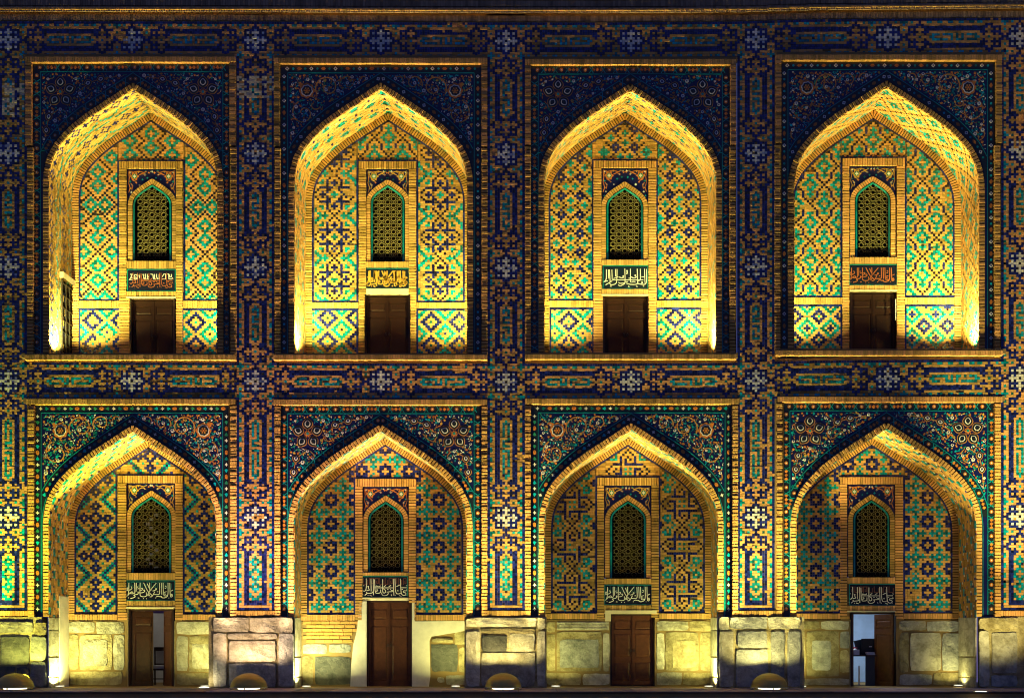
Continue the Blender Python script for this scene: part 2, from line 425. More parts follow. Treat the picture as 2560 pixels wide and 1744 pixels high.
def tile_panel(mb, x0,x1,y0,y1, pat, cx,cy, p, d, inside=None, h=.016, gap=.55):
    """fill the rectangle (cm at depth d) with pattern cells of pitch p centred on (cx,cy)"""
    i0=int(math.floor((x0-cx)/p))-1; i1=int(math.ceil((x1-cx)/p))+1
    j0=int(math.floor((y0-cy)/p))-1; j1=int(math.ceil((y1-cy)/p))+1
    cl=cells(pat(i0,i1,j0,j1),i0,i1,j0,j1)
    A=np.array([(a,b,j) for a,b,j,c in cl],float); C=np.array([c for *_,c in cl])
    X0=np.maximum(cx+(A[:,0]-.5)*p+gap/2,x0); X1=np.minimum(cx+(A[:,1]+.5)*p-gap/2,x1)
    Y0=np.maximum(cy+(A[:,2]-.5)*p+gap/2,y0); Y1=np.minimum(cy+(A[:,2]+.5)*p-gap/2,y1)
    ok=(X1-X0>1)&(Y1-Y0>1)&(RNG.random(len(X0))>.006)
    C=wear(C,X0,Y0)
    if inside is not None: ok&=inside((X0+X1)/2,(Y0+Y1)/2)
    X0,X1,Y0,Y1,C=X0[ok],X1[ok],Y0[ok],Y1[ok],C[ok]; n=len(X0)
    mb.rects(X0,Y0,X1,Y1,d,h+RNG.uniform(-.004,.004,n)+np.where(C=='B',0,.002),list(C),tn(n))
def brick_row(mb, x0,x1,y0,y1, p, d, h, vertical=False, code='B', gap=1.0, jit=.006):
    """a course of bricks along x (or along y if vertical)"""
    L=(y1-y0) if vertical else (x1-x0); n=max(1,int(round(L/p))); e=np.linspace(0,L,n+1)
    a=e[:-1]+gap/2; b=e[1:]-gap/2; k=RNG.uniform(-.35,.35,n)
    if vertical: mb.rects(np.full(n,x0)+.2+k,y0+a,np.full(n,x1)-.2+k,y0+b,d,h+RNG.uniform(-jit,jit,n),code,tn(n))
    else: mb.rects(x0+a,np.full(n,y0)+.2+k*.6,x0+b,np.full(n,y1)-.2+k*.6,d,h+RNG.uniform(-jit,jit,n),code,tn(n))
def flat(mb,x0,y0,x1,y1,d,code,tone=0):
    mb.quads(W([x0,x1,x1,x0],[y1,y1,y0,y0],d)[None],code,tone)
# ------------------------------------------------------------------ light fittings
def spot(name, loc, aim, power, col, size, blend=.6, rad=.06, parent=None):
    l=bpy.data.lights.new(name,'SPOT'); l.energy=power; l.color=col; l.spot_size=R(size); l.spot_blend=blend; l.shadow_soft_size=rad
    o=bpy.data.objects.new(name,l); COL.objects.link(o)
    from mathutils import Vector
    p=WL[parent.name] if parent else (0,0,0)
    if parent: o.parent=parent
    o.location=(loc[0]-p[0],loc[1]-p[1],loc[2]-p[2])
    o.rotation_euler=(Vector(aim)-Vector(loc)).to_track_quat('-Z','Y').to_euler(); return o
def area(name, loc, aim, power, col, sx, sy, parent=None, spread=180):
    l=bpy.data.lights.new(name,'AREA'); l.energy=power; l.color=col; l.shape='RECTANGLE'; l.size=sx; l.size_y=sy; l.spread=R(spread)
    o=bpy.data.objects.new(name,l); COL.objects.link(o)
    from mathutils import Vector
    p=WL[parent.name] if parent else (0,0,0)
    if parent: o.parent=parent
    o.location=(loc[0]-p[0],loc[1]-p[1],loc[2]-p[2])
    o.rotation_euler=(Vector(aim)-Vector(loc)).to_track_quat('-Z','Y').to_euler(); return o
# ------------------------------------------------------------------ ground and surroundings
PIT = 6.17
def ground():
    g=MB(); g.quads([[(-200,-200,-.145),(200,-200,-.145),(200,.0,-.145),(-200,.0,-.145)]],'pave')
    o=add('ground',g); o['kind']='structure'
    # raised paved walk along the wall, laid in slabs, with a step at its edge
    e=MB(); e.boxes(np.array([[[(-30,-1.85,-.05),(56,-1.85,-.05),(56,3.9,-.05),(-30,3.9,-.05)],[(-30,-1.85,-.02),(56,-1.85,-.02),(56,3.9,-.02),(-30,3.9,-.02)]]]),'M')
    e.quads([[(-30,-1.85,-.145),(56,-1.85,-.145),(56,-1.85,-.02),(-30,-1.85,-.02)]],'M')
    o=add('pavement',e); o['kind']='structure'
    x=-.6
    k=0
    me=None
    while x<26.3:
        wd=.78+.3*((k*37%11)/11); b=MB()
        for (ya,yb) in ((-1.85,-1.0),(-.985,-.3),(-.285,.0)):
            zz=RNG.uniform(-.003,.003); q=[(x+.008,ya,0),(x+wd-.008,ya,0),(x+wd-.008,yb,0),(x+.008,yb,0)]
            lo=np.array([(p[0],p[1],-.02) for p in q]); hi=np.array([(p[0],p[1],.0+zz) for p in q])
            b.boxes(np.stack([lo,hi])[None],'pave',RNG.uniform(-1,1))
        p=add('paving_slab',b,o); x+=wd; k+=1
    # lower paving joints: slabs of the square
    l=MB(); ys=np.arange(-9,-1.9,1.15)
    for yi,y in enumerate(ys):
        xs=np.arange(-3+(yi%2)*.6,29,1.3)
        q=np.stack([np.stack([xs+.01,np.full_like(xs,y+.01),np.full_like(xs,-.141)],1),np.stack([xs+1.29,np.full_like(xs,y+.01),np.full_like(xs,-.141)],1),
                    np.stack([xs+1.29,np.full_like(xs,min(y+1.14,-1.87)),np.full_like(xs,-.141)],1),np.stack([xs+.01,np.full_like(xs,min(y+1.14,-1.87)),np.full_like(xs,-.141)],1)],1)
        l.quads(q,'pave',tn(len(xs)))
    s=add('square_paving',l); s['kind']='structure'
ground()
def mir(h): return h+h[-2::-1]
HB=['NNNWWWWK','NBNNWNWW','NBBNNNNW','NTBNWNWW','NBBNNNNW','NTBBBBNN','NTTBTBBN','NTBBBBNN','NBBNNNNB','NTBNBNBB','NBBNNNNB',
    'NBNNBNBB','NNNBBBBT','NBNNBNBB','NBBNNNNB','NTBNNNBB','NTBNNBBT']
HX=['NNNWWWWK','NBNNWNWW','BBBNNNNW','BTBNWNWW','BBBNNNNW','BTBBBBNN','TTTBTBBN','NTBBBBNN']
SHORT=['TTT','TbT','bbT','TTT','Tbb','TTT','bbb','TTT','bbT','TbT','Tbb','TbT','TTT']
LONG=['TTT','TbT','TbT','TbT','TbT','TbT','bbT','TTT','Tbb','TTT','bbb','TTT','bbT','TbT','TbT','TbT','TbT','TbT','Tbb','TbT','TbT','TTT']
LONG2=['TTT','TbT','Tbb','TbT','TbT','TbT','TbT','bbT','TTT','Tbb','TTT','bbb','TTT','bbT','TbT','TbT','TbT','TbT','Tbb','TbT','TbT','TTT']
def trow(t,r):
    e='T' if (r-15)%4 in (0,1) else 'B'
    return 'N'+e+'BNNB'+t.replace('b','B')+'BNNB'+e+'N'
BOT=['TTT','T.T','TTT','.T.','TTT','T.T','=..=','T.T','TTT','.T.','TTT','T.T','TTT','.T.','=..=','T.T','TTT']
def brow(k,r):
    e='T' if (r-15)%4 in (0,1) else 'B'
    mid={0:'BTTTB',1:'TTBTT',2:'BTTTB',3:'BBTBB',4:'BTTTB',5:'TTBTT',6:'TBBBT',7:'TTBTT',8:'BTTTB',9:'BBTBB',10:'BTTTB',11:'TTBTT',12:'BTTTB',13:'BBTBB',14:'TBBBT',15:'TTBTT',16:'BTTTB'}[k]
    return 'N'+e+'BNN'+mid+'NNB'+e+'N'
def seg(n,txt,cross0,cross1):
    """rows strictly between two star centres"""
    down=[(HX[r] if cross0 and r<8 else HB[r]) for r in range(1,17)]
    up=[(HX[r] if cross1 and r<8 else HB[r]) for r in range(16,0,-1)]
    return [mir(x) for x in down]+[trow(t,17+i) for i,t in enumerate(txt)]+[mir(x) for x in up]
def warp(x,y):
    """the old wall is not quite level: courses sag a little in the middle and rise at the right"""
    s=np.interp(x,[-60,0,660,1000,1500,1840,2000,2560,2700],[-1,-1,0,2,2.5,0,-5,-10,-11])
    return s*np.interp(y,[0,900,1010,1540],[1,1,.6,0])
def rows_to_panel(mb, rows, x0, ys, px, d, h=.016, gap=.55, blot=None):
    """rows of codes; x0 left edge cm; ys (n+1) row edges"""
    X0=[];X1=[];Y0=[];Y1=[];C=[]
    for j,row in enumerate(rows):
        i=0
        while i<len(row):
            c=row[i]; e=i
            if c=='B':
                while e+1<len(row) and e-i<2 and row[e+1]=='B': e+=1
            X0.append(x0+i*px+gap/2);X1.append(x0+(e+1)*px-gap/2);Y0.append(ys[j]+gap/2);Y1.append(ys[j+1]-gap/2);C.append(c); i=e+1
    X0=np.array(X0);X1=np.array(X1);w_=warp((X0+X1)/2,np.array(Y0)); C=wear(C,X0,np.array(Y0))
    if blot is not None: C=np.where((RNG.random(len(C))<.45)&(X0>blot[0])&(X1<blot[2])&(np.array(Y0)>blot[1])&(np.array(Y1)<blot[3]),'C',C)
    kp=RNG.random(len(C))>.004; Y0=np.array(Y0)[kp]; Y1=np.array(Y1)[kp]; X0=X0[kp]; X1=X1[kp]; w_=w_[kp]; C=list(C[kp]); n=len(C)
    mb.rects(X0,np.array(Y0)+w_,X1,np.array(Y1)+w_,d,h+RNG.uniform(-.004,.004,n),C,tn(n))
def damage(rows, n, repl):
    rows=[list(r) for r in rows]
    for _ in range(n):
        j=random.randrange(len(rows)); i=random.randrange(15)
        if rows[j][i] in repl: rows[j][i]=repl[rows[j][i]]
    return [''.join(r) for r in rows]
PIL=[(-25.5,68),(592,686),(1218.7,1312),(1843,1936.3),(2502.3,2596)]
PLAB=['glazed brick pilaster cut by the left edge, lit yellow-green by its floor lamp',
      'glazed brick pilaster glowing salmon pink at its foot, between first and second niches',
      'middle glazed brick pilaster, with a dark stone block in its marble foot',
      'glazed brick pilaster with pale grey slabs in its foot, left of the rightmost niches',
      'glazed brick pilaster cut off by the right edge of the building']
STONES={}
pil_objs=[]
def stone(name, parent, x0,y0,x1,y1,d,t,code,bev=1.6,rough=1.0):
    """a roughly squared block with a worn, uneven face standing t m proud of depth d"""
    nx=max(3,min(7,int((x1-x0)/12)+2)); ny=max(3,min(7,int((y1-y0)/12)+2)); rr=random
    u=np.linspace(0,1,nx); v=np.linspace(0,1,ny); X,Y=np.meshgrid(x0+.5+(x1-x0-1)*u, y0+.5+(y1-y0-1)*v)
    k=.9*rough; X=X+RNG.uniform(-k,k,X.shape); Y=Y+RNG.uniform(-k,k,Y.shape)
    edge=np.zeros(X.shape,bool); edge[0]=edge[-1]=True; edge[:,0]=edge[:,-1]=True
    corner=np.zeros(X.shape,bool); corner[0,0]=corner[0,-1]=corner[-1,0]=corner[-1,-1]=True
    X=np.where(corner,X+(np.where(X>(x0+x1)/2,-1,1))*RNG.uniform(.4,2.6,X.shape),X); Y=np.where(corner,Y+(np.where(Y>(y0+y1)/2,-1,1))*RNG.uniform(.4,2.6,Y.shape),Y)
    Dp=t*np.where(edge,.86,1.0)+RNG.uniform(-.006,.006,X.shape)*rough+np.where(RNG.random(X.shape)<.08,-.012,0)
    F=W(X,Y,d); F[...,1]-=np.maximum(Dp,.006)
    # inner ring of the face pulled out to the edge so that the arris stays narrow
    V=F.reshape(-1,3); per=[(0,c) for c in range(nx)]+[(r,nx-1) for r in range(1,ny)]+[(ny-1,c) for c in range(nx-2,-1,-1)]+[(r,0) for r in range(ny-2,0,-1)]
    pi=[r*nx+c for r,c in per]; back=V[pi].copy(); back[:,1]=d+.01; n0=len(V)
    faces=[(r*nx+c,(r+1)*nx+c,(r+1)*nx+c+1,r*nx+c+1) for r in range(ny-1) for c in range(nx-1)]
    m_=len(pi); faces+=[(pi[q],pi[(q+1)%m_],n0+(q+1)%m_,n0+q) for q in range(m_)]
    pw=np.array(WL[parent.name]); me=bpy.data.meshes.new(name); me.from_pydata((np.vstack([V,back])-pw).tolist(),[],faces); me.materials.append(M[code])
    for q,pl in enumerate(me.polygons): pl.use_smooth = False
    o=bpy.data.objects.new(name,me); COL.objects.link(o); o.parent=parent; WL[o.name]=tuple(pw); return o
def pilaster(n):
    x0,x1=PIL[n]; px=(x1-x0)/15
    root=empty('tiled_pilaster',((x0+x1)/200,0,0)); tag(root,PLAB[n],'pilaster','tiled pilasters between the niches')
    pil_objs.append(root)
    # core
    c=MB(); c.rects(x0-.3,52,x1+.3,1541,0.30,.30,'M'); 
    add('core',c,root)
    rows=[]; 
    star0=[mir(HX[r]) for r in range(7,-1,-1)]; star0[0]='N'*15
    rows+=star0
    rows+=seg(46,SHORT,True,False)+[mir(HB[0])]+seg(46,SHORT,False,False)+[mir(HB[0])]+seg(46,SHORT,False,True)+[mir(HX[0])]
    rows+=seg(55,LONG if n!=0 else LONG2,True,False)+[mir(HB[0])]
    tail=[mir(HB[r]) for r in range(1,17)]+[brow(k,17+k) for k in range(17)]
    tail+=['N'+('T' if i==0 else 'B')+'B'+'N'*9+'B'+('T' if i==0 else 'B')+'N' for i in range(2)]+['N'+'B'*13+'N','N'*15]
    rows+=tail
    rows=damage(rows,26,{'W':'B','T':'N','N':'K'})
    c0=101.5; ys=[c0-7.5*PIT]
    # centres of the five stars as measured; rows spread evenly between them
    stars=[101.5,384.5,668.5,953,1293]; cnt=[46,46,46,55]
    cen=[101.5-7*PIT+k*PIT for k in range(7)]
    for a,b,k in zip(stars[:-1],stars[1:],cnt): cen+=list(a+(b-a)*np.arange(k)/k)
    cen+=list(1293+PIT*np.arange(len(rows)-len(cen)))
    cen=np.array(cen); ed=np.concatenate([[cen[0]-PIT/2],(cen[1:]+cen[:-1])/2,[cen[-1]+PIT/2]])
    parts=[('upper_tile_panel',0,99+46),('lower_tile_panel',99+46,len(rows))]
    for nm,a,b in parts:
        p=MB(); rows_to_panel(p,rows[a:b],x0,ed[a:b+1],px,0.0,blot={0:(0,205,66,300),1:(590,188,690,250)}.get(n))
        add('tile_panel',p,root,kind='stuff')
    # brick course at the foot
    f=MB(); brick_row(f,x0-14,x1+14,1526,1538.5,6.2,0.02,.05); f.rects(x0-14,1538.5,x1+14,1541.5,.3,.26,'X')  # last strip is near-black, painting the shadow in the gap above the plinth
    add('brick_course',f,root,kind='stuff')
    return root
for n in range(5): pilaster(n)
# marble feet of the pilasters (front plane, 7 cm proud)
FEET=[[(-20,1554,84,1581,'sl'),(88,1555,117,1587,'sy'),(3,1590,75,1662,'sd'),(78,1590,117,1650,'sg'),(-18,1664,40,1714,'sd'),(43,1666,75,1714,'sd'),(78,1653,117,1715,'sg')],
 [(534,1543,623,1579,'sl'),(625,1543,733,1580,'sl'),(533,1582,567,1715,'sl'),(570,1582,694,1598,'sl'),(573,1600,690,1654,'sl'),(573,1656,690,1715,'sg'),(697,1582,735,1715,'sg')],
 [(1165,1543,1341,1567,'sl'),(1343,1543,1364,1572,'sl'),(1164,1577,1200,1715,'sl'),(1205,1587,1268,1628,'sd'),(1272,1583,1337,1628,'sl'),(1203,1630,1338,1715,'sl'),(1342,1576,1364,1715,'sl'),(1203,1570,1338,1583,'sy')],
 [(1797,1541,1822,1574,'sl'),(1824,1541,1917,1571,'sg'),(1919,1541,2000,1571,'sl'),(1797,1577,1833,1715,'sl'),(1843,1577,1918,1619,'sg'),(1839,1622,1920,1715,'sg'),(1926,1577,1961,1715,'sg'),(1967,1577,2000,1715,'sg')],
 [(2446,1543,2545,1572,'sy'),(2446,1576,2472,1715,'sl'),(2478,1580,2542,1682,'sl'),(2476,1686,2542,1715,'sg')]]
FEETX=[(-25,119.5),(531.5,736),(1163,1365.5),(1795,2001.5),(2444.5,2547)]
for n,root in enumerate(pil_objs):
    b=MB(); xa,xb=FEETX[n]; b.rects(xa,1541.8,xb,1719,.35,.37,'sy'); pl=add('plinth',b,root)
    for (a,t,c,e,m) in FEET[n]: stone('stone',pl,a,t,c,e,-.02,.05,m)
# ------------------------------------------------------------------ friezes
FT=['TTTTTTbTbTTTTbTTT','TbbbbTbTbTbbbbbbT','TTTTbTTTbTbTTTTTT']
FT2=['TTTbTTTTbTbTbTTTT','TbbbbbbTbTbTbbbbT','TTTTTTbTbTTTbTTTT']
def frieze_rows(ta,tb):
    cols=[]
    m=[mir(HB[r]) for r in range(8,17)]
    def txt(t):
        return [trow(t[0][k]+t[1][k]+t[2][k],17+k) for k in range(17)]
    half=m+txt(ta)+m[::-1]
    half2=m+txt(tb)+m[::-1]
    joint=[mir(HB[r]) for r in (7,6,5)]
    star=[mir(HB[r]) for r in (4,3,2,1,0,1,2,3,4)]
    cols=half+joint+star+joint[::-1]+half2
    return [''.join(c[j] for c in cols) for j in range(15)]
FRX=[(68,592),(686,1218.7),(1312,1843),(1936.3,2502.3)]
def frieze(label,yc):
    root=empty('tiled_frieze',(12.8,0,(YG-yc)/100)); tag(root,label,'frieze','tiled friezes with kufic cartouches')
    for k,(a,b) in enumerate(FRX):
        c=MB(); q=np.linspace(a,b,9)
        c.rects(q[:-1],yc-7.5*PIT+warp(q[:-1],yc)-.5,q[1:],yc+7.5*PIT+warp(q[1:],yc)+.5,.3,.30,'M'); core=add('core',c,root)
        rows=frieze_rows(FT if k!=1 or yc>500 else FT, FT2 if (k+(yc>500))%2 else FT)
        rows=damage(rows,16,{'W':'B','T':'N','N':'K'})
        p=MB(); px=(b-a)/len(rows[0]); rows_to_panel(p,rows,a,yc-7.5*PIT+PIT*np.arange(16),px,0.0)
        add('tile_panel',p,root,kind='stuff')
frieze('upper frieze of cobalt and turquoise tiles along the dark top of the wall',101.5)
frieze('middle frieze of glazed cartouches and white stars between the two rows of niches',953)
# ------------------------------------------------------------------ brick cornice above
def cornice():
    root=empty('brick_cornice',(12.8,0,16.9)); tag(root,'plain brown brick cornice across the very top of the wall','cornice')
    q=np.linspace(-30,2620,54)
    b=MB(); n=len(q)-1; y=31+warp(q[:-1],0)*1.0
    b.rects(q[:-1],np.full(n,-160),q[1:],y+.0,.3,.40,'M'); 
    y2=np.full(n,38.)+warp(q[:-1],0)
    b.rects(q[:-1],y2,q[1:],54+warp(q[:-1],50),.3,.30,'M'); add('core',b,root)
    c=MB()
    for lo in (-30,-14,2,18):
        for a,e in zip(q[:-1],q[1:]): brick_row(c,a,e,lo+warp(a,0)-1.6,lo+13+warp(a,0),6.2,-.10,.012,gap=.8,jit=.004,code='E')
    add('upper_brick_course',c,root,kind='stuff')
    c=MB()
    for a,e in zip(q[:-1],q[1:]): brick_row(c,a,e,38+warp(a,0),52.5+warp(a,0),6.2,0,.014,gap=.8,jit=.004,code='E')
    add('lower_brick_course',c,root,kind='stuff')
    # underside ledge bricks that catch the light from below
    c=MB()
    for a,e in zip(q[:-1],q[1:]):
        brick_row(c,a,e,27+warp(a,0),31.6+warp(a,0),6.2,.0,.125,gap=.5,jit=.006)
    add('ledge_course',c,root,kind='stuff')
cornice()
# projecting pier of the neighbouring portal at the right edge
b=MB(); b.rects(2556,-160,2700,1719,.3,.55,'B'); po=add('portal_pier',b); tag(po,'dark edge of the neighbouring portal at the far right','pier')
# ------------------------------------------------------------------ calligraphy strokes (traced letter by letter, in a 1316 x 893 field of 140 x 95 cm)
CQ=[[(170,205),(165,480),(80,525)],[(305,200),(310,410)],[(342,200),(337,400)],[(430,200),(425,420)],[(510,200),(600,390),(665,450),(720,500)],[(595,220),(665,380)],[(650,200),(655,400)],[(805,205),(640,400),(600,480)],
 [(875,205),(885,430),(870,470),(735,468)],[(920,200),(932,470)],[(962,200),(970,480),(1005,502),(1060,490)],[(1075,200),(1078,480),(1040,530),(960,550),(920,525)],[(1115,205),(1125,510),(1150,530),(1180,505),(1170,455),(1142,465),(1150,495),(1180,495)],
 [(1140,390),(1190,365)],[(1040,400),(980,420),(970,450),(1030,458)],[(770,400),(735,465),(700,520),(650,520)],[(720,390),(815,355),(800,325),(778,350)],[(800,520),(850,500),(890,520),(930,508)],[(572,420),(585,520),(430,515),(428,430)],
 [(600,490),(622,450),(655,490),(600,492)],[(395,428),(480,430),(540,400),(530,358),(498,372)],[(450,335),(480,320),(492,350),(440,382)],[(310,410),(300,448),(180,450),(245,395),(272,440)],[(380,400),(390,462),(265,478),(330,512),(270,545),(205,560)],
 [(90,385),(250,352),(222,280)],[(100,340),(140,308),(150,340),(108,362)],[(200,420),(150,490),(80,530)],[(1000,330),(1030,325)],[(1010,270),(1040,300)],[(370,340),(410,330)],[(780,545),(800,545)],[(500,550),(512,565)],[(575,555),(582,570)],[(375,545),(410,550)],[(1090,540),(1100,550)],[(150,540),(165,545)],[(820,405),(850,405)],[(360,300),(385,290)],[(700,365),(708,372)]]
CU=[[(200,190),(205,440),(150,490),(122,462)],[(310,195),(315,480)],[(365,200),(370,570)],[(395,210),(405,520),(470,528),(540,515),(538,440)],[(585,205),(580,500),(620,530),(660,495),(640,440),(582,415)],[(835,195),(848,580)],[(873,195),(885,530),(960,545),(1015,520)],[(1000,195),(1015,520),(1040,560),(1085,582),(1135,555),(1130,515),(1065,505),(1075,468),(1145,470)],
 [(410,402),(838,402)],[(1015,400),(1150,400)],[(910,372),(985,338)],[(930,460),(950,480)],[(560,510),(572,570),(640,587),(720,550),(712,500),(680,500),(760,490),(825,490),(818,455),(780,470)],[(430,492),(475,460)],[(610,380),(662,342)],[(728,376),(782,345)],[(420,385),(440,350),(470,378),(520,372),(532,348)],[(120,355),(155,352)],[(228,372),(265,372),(240,400),(285,462),(205,465)],[(165,575),(222,530),(205,498)],[(222,530),(350,520),(342,490)],[(430,450),(470,445)],[(690,440),(720,440)],[(760,435),(775,440)],[(785,555),(800,590)],[(870,570),(885,580)],[(970,575),(1030,600)],[(1125,570),(1140,580)],[(110,550),(130,568)],[(235,575),(250,580)],[(280,570),(340,592)],[(1145,440),(1160,470)],[(1145,345),(1162,365)],[(950,455),(925,470)],[(1030,440),(1060,435)]]
C3=[[(195,230),(200,480),(130,512)],[(243,235),(255,440)],[(270,235),(285,520)],[(325,235),(332,470)],[(408,225),(415,390)],[(445,225),(440,520),(400,570),(290,582),(268,525)],[(625,215),(632,540),(610,560),(520,610),(470,582)],[(750,220),(755,520)],[(910,220),(920,540)],[(980,220),(985,480)],[(1080,220),(1090,540)],[(1125,225),(1130,562),(1050,572),(970,562),(920,540),(900,572),(740,572),(660,545)],[(345,468),(1050,468)],[(755,400),(850,432),(900,400),(842,365),(885,360)],[(480,405),(600,432),(572,380),(605,375)],[(360,442),(460,402)],[(130,512),(232,490)],[(178,582),(250,540),(332,490)],[(480,520),(500,550),(630,540)],[(640,510),(700,510)],[(780,520),(830,500),(870,520)],[(1000,560),(1050,520),(1000,520)],[(1010,400),(1070,400)],[(1040,610),(1070,615)],[(880,610),(920,620)],[(700,610),(730,625)],[(280,610),(320,615)],[(660,250),(690,330)],[(690,250),(665,340)],[(710,430),(750,435)],[(930,500),(960,490)]]
def kufic(seed,n=9):
    rr=random.Random(seed); out=[]
    x=130
    while x<1120:
        wd=rr.choice([60,80,100]); 
        out+= [[(x,180),(x,320),(x+wd,320),(x+wd,220)]] if rr.random()<.5 else [[(x,330),(x,190),(x+wd,190),(x+wd,300),(x+wd*.5,300),(x+wd*.5,240)]]
        x+=wd+rr.choice([30,45])
    return out
KW=[[(130,230),(180,230),(140,340),(110,370),(190,370)],[(160,290),(180,330)],[(230,240),(230,350)],[(230,240),(300,240),(300,360),(230,360)],[(250,300),(285,330)],[(345,250),(360,330)],[(430,235),(460,235),(460,330),(500,330),(500,220)],[(430,360),(580,360),(580,330)],[(545,225),(545,330),(580,280)],[(620,225),(680,235),(690,330),(720,330),(720,225)],[(690,355),(800,355),(770,310),(770,220)],[(830,230),(830,360)],[(905,300),(940,225),(985,225),(985,355),(900,355)],[(1030,225),(1060,225),(1065,355),(1160,355),(1150,320)],[(1085,230),(1085,300),(1130,300),(1130,225)]]
# ------------------------------------------------------------------ spandrel flowers (shared meshes, facing the square; unit = cm)
def flower_mesh(name, r, petals, c1, c2, hole=.34, depth=.35):
    b=[];F=[];mi=[]
    n=petals*4; t=np.linspace(0,2*np.pi,n,endpoint=False); rr=r*(.74+.26*np.abs(np.cos(petals*t/2))**.8)
    V=[(x/100,-.008,z/100) for x,z in zip(rr*np.cos(t),rr*np.sin(t))]+[(x/100,.004,z/100) for x,z in zip(rr*np.cos(t),rr*np.sin(t))]
    F.append(tuple(range(n))[::1]); mi.append(0)
    for i in range(n): F.append((i,n+i,n+(i+1)%n,(i+1)%n)); mi.append(0)
    k=8; s=len(V); tt=np.linspace(0,2*np.pi,k,endpoint=False)
    V+=[(r*hole*math.cos(q)/100,-.0115,r*hole*math.sin(q)/100) for q in tt]+[(r*hole*math.cos(q)/100,-.007,r*hole*math.sin(q)/100) for q in tt]
    F.append(tuple(range(s,s+k))); mi.append(1)
    for i in range(k): F.append((s+i,s+k+i,s+k+(i+1)%k,s+(i+1)%k)); mi.append(1)
    me=bpy.data.meshes.new(name); me.from_pydata(V,[],F); me.materials.append(M[c1]); me.materials.append(M[c2]); me.polygons.foreach_set('material_index',mi); return me
FL={'w':flower_mesh('white_flower',5.2,6,'W','F'),'s':flower_mesh('star_flower',4.0,4,'W','O',.25),'y':flower_mesh('ochre_flower',4.6,6,'Y','G'),'o':flower_mesh('orange_bud',3.6,4,'O','V',.3),'b':flower_mesh('pale_flower',4.2,6,'W','N',.5)}
def medallion_mesh(kind):
    b=MB(); 
    def lob(r,k,ph,amp,sx=1.0): 
        t=np.linspace(0,2*np.pi,64,endpoint=False); q=r*(1+amp*np.abs(np.cos(k*(t-ph)/2)))
        return np.stack([CX+q*np.cos(t)*sx,YH+q*np.sin(t)],1)
    d=0
    if kind=='A':
        t=np.linspace(0,2*np.pi,64,endpoint=False); q=17*(1+.16*np.abs(np.cos(4*t))+.5*np.exp(-((t-np.pi*1.25+np.pi)%(2*np.pi)-np.pi)**2/.05))
        b.prism(np.stack([CX+q*np.cos(t),YH+q*np.sin(t)],1),0,.004,'O')
        b.prism(lob(13.2,8,.2,.14),0,.007,'W'); b.prism(lob(11.2,8,.2,.12),0,.010,'D')
        for a in range(6):
            x,y=CX+6*math.cos(a*1.047),YH+6*math.sin(a*1.047)
            b.ribbon([(CX+2*math.cos(a*1.047),YH+2*math.sin(a*1.047)),(x,y),(x+2.5*math.cos(a*1.047+1.2),y+2.5*math.sin(a*1.047+1.2))],1.5,0,.013,'O')
            b.prism([(x+2.2*math.cos(q_),y+2.2*math.sin(q_)) for q_ in np.linspace(0,6.28,7)[:-1]],0,.012,'Y')
        b.prism([(CX+2.2*math.cos(q_),YH+2.2*math.sin(q_)) for q_ in np.linspace(0,6.28,9)[:-1]],0,.0145,'O')
    else:
        for a in range(5):
            an=-np.pi/2+a*2*np.pi/5; cx,cy=CX+25*math.cos(an),YH+25*math.sin(an)
            def og(l,wd,off=0):
                P=[]
                for t in np.linspace(0,1,13):
                    wv=wd*math.sin(math.pi*t)**.75*(1-.35*(t-.5)); P.append((t*l-l/2+off,wv))
                P=P+[(x,-y) for x,y in P[-2:0:-1]]
                return [(cx+x*math.cos(an)-y*math.sin(an),cy+x*math.sin(an)+y*math.cos(an)) for x,y in P]
            b.prism(og(31,13.6),0,.004,'V'); b.prism(og(27.5,11.6),0,.007,'D'); b.prism(og(18,7.4),0,.010,'W'); b.prism(og(14,5.2),0,.013,'D')
        t=np.linspace(0,2*np.pi,80,endpoint=False); q=9.5*(.72+.28*np.cos(10*t)); b.prism(np.stack([CX+q*np.cos(t),YH+q*np.sin(t)],1),0,.010,'O')
        b.prism([(CX+3.4*math.cos(q_),YH+3.4*math.sin(q_)) for q_ in np.linspace(0,6.28,11)[:-1]],0,.0125,'T')
    v=np.concatenate(b.v)-np.array([CX/100,0,(YG-YH)/100]); b.v=[v]
    o=add('medallion_proto',b); me=o.data; bpy.data.objects.remove(o); return me
MED={'A':medallion_mesh('A'),'B':medallion_mesh('B')}
def petal_mesh():
    b=MB()
    def og(l,wd):
        P=[(t*l-l/2,wd*math.sin(math.pi*t)**.75) for t in np.linspace(0,1,13)]
        return [(CX+y,YH+x) for x,y in P+[(x,-y) for x,y in P[-2:0:-1]]]
    b.prism(og(26,11),0,.004,'V'); b.prism(og(22.5,9),0,.007,'D'); b.prism(og(14,5.2),0,.010,'W'); b.prism(og(8.5,3),0,.013,'N')
    v=np.concatenate(b.v)-np.array([CX/100,0,(YG-YH)/100]); b.v=[v]
    o=add('petal_proto',b); me=o.data; bpy.data.objects.remove(o); return me
PET=petal_mesh()
BRK=brick_mesh('frame_brick',.146,.074,.10,M['B'],.007)
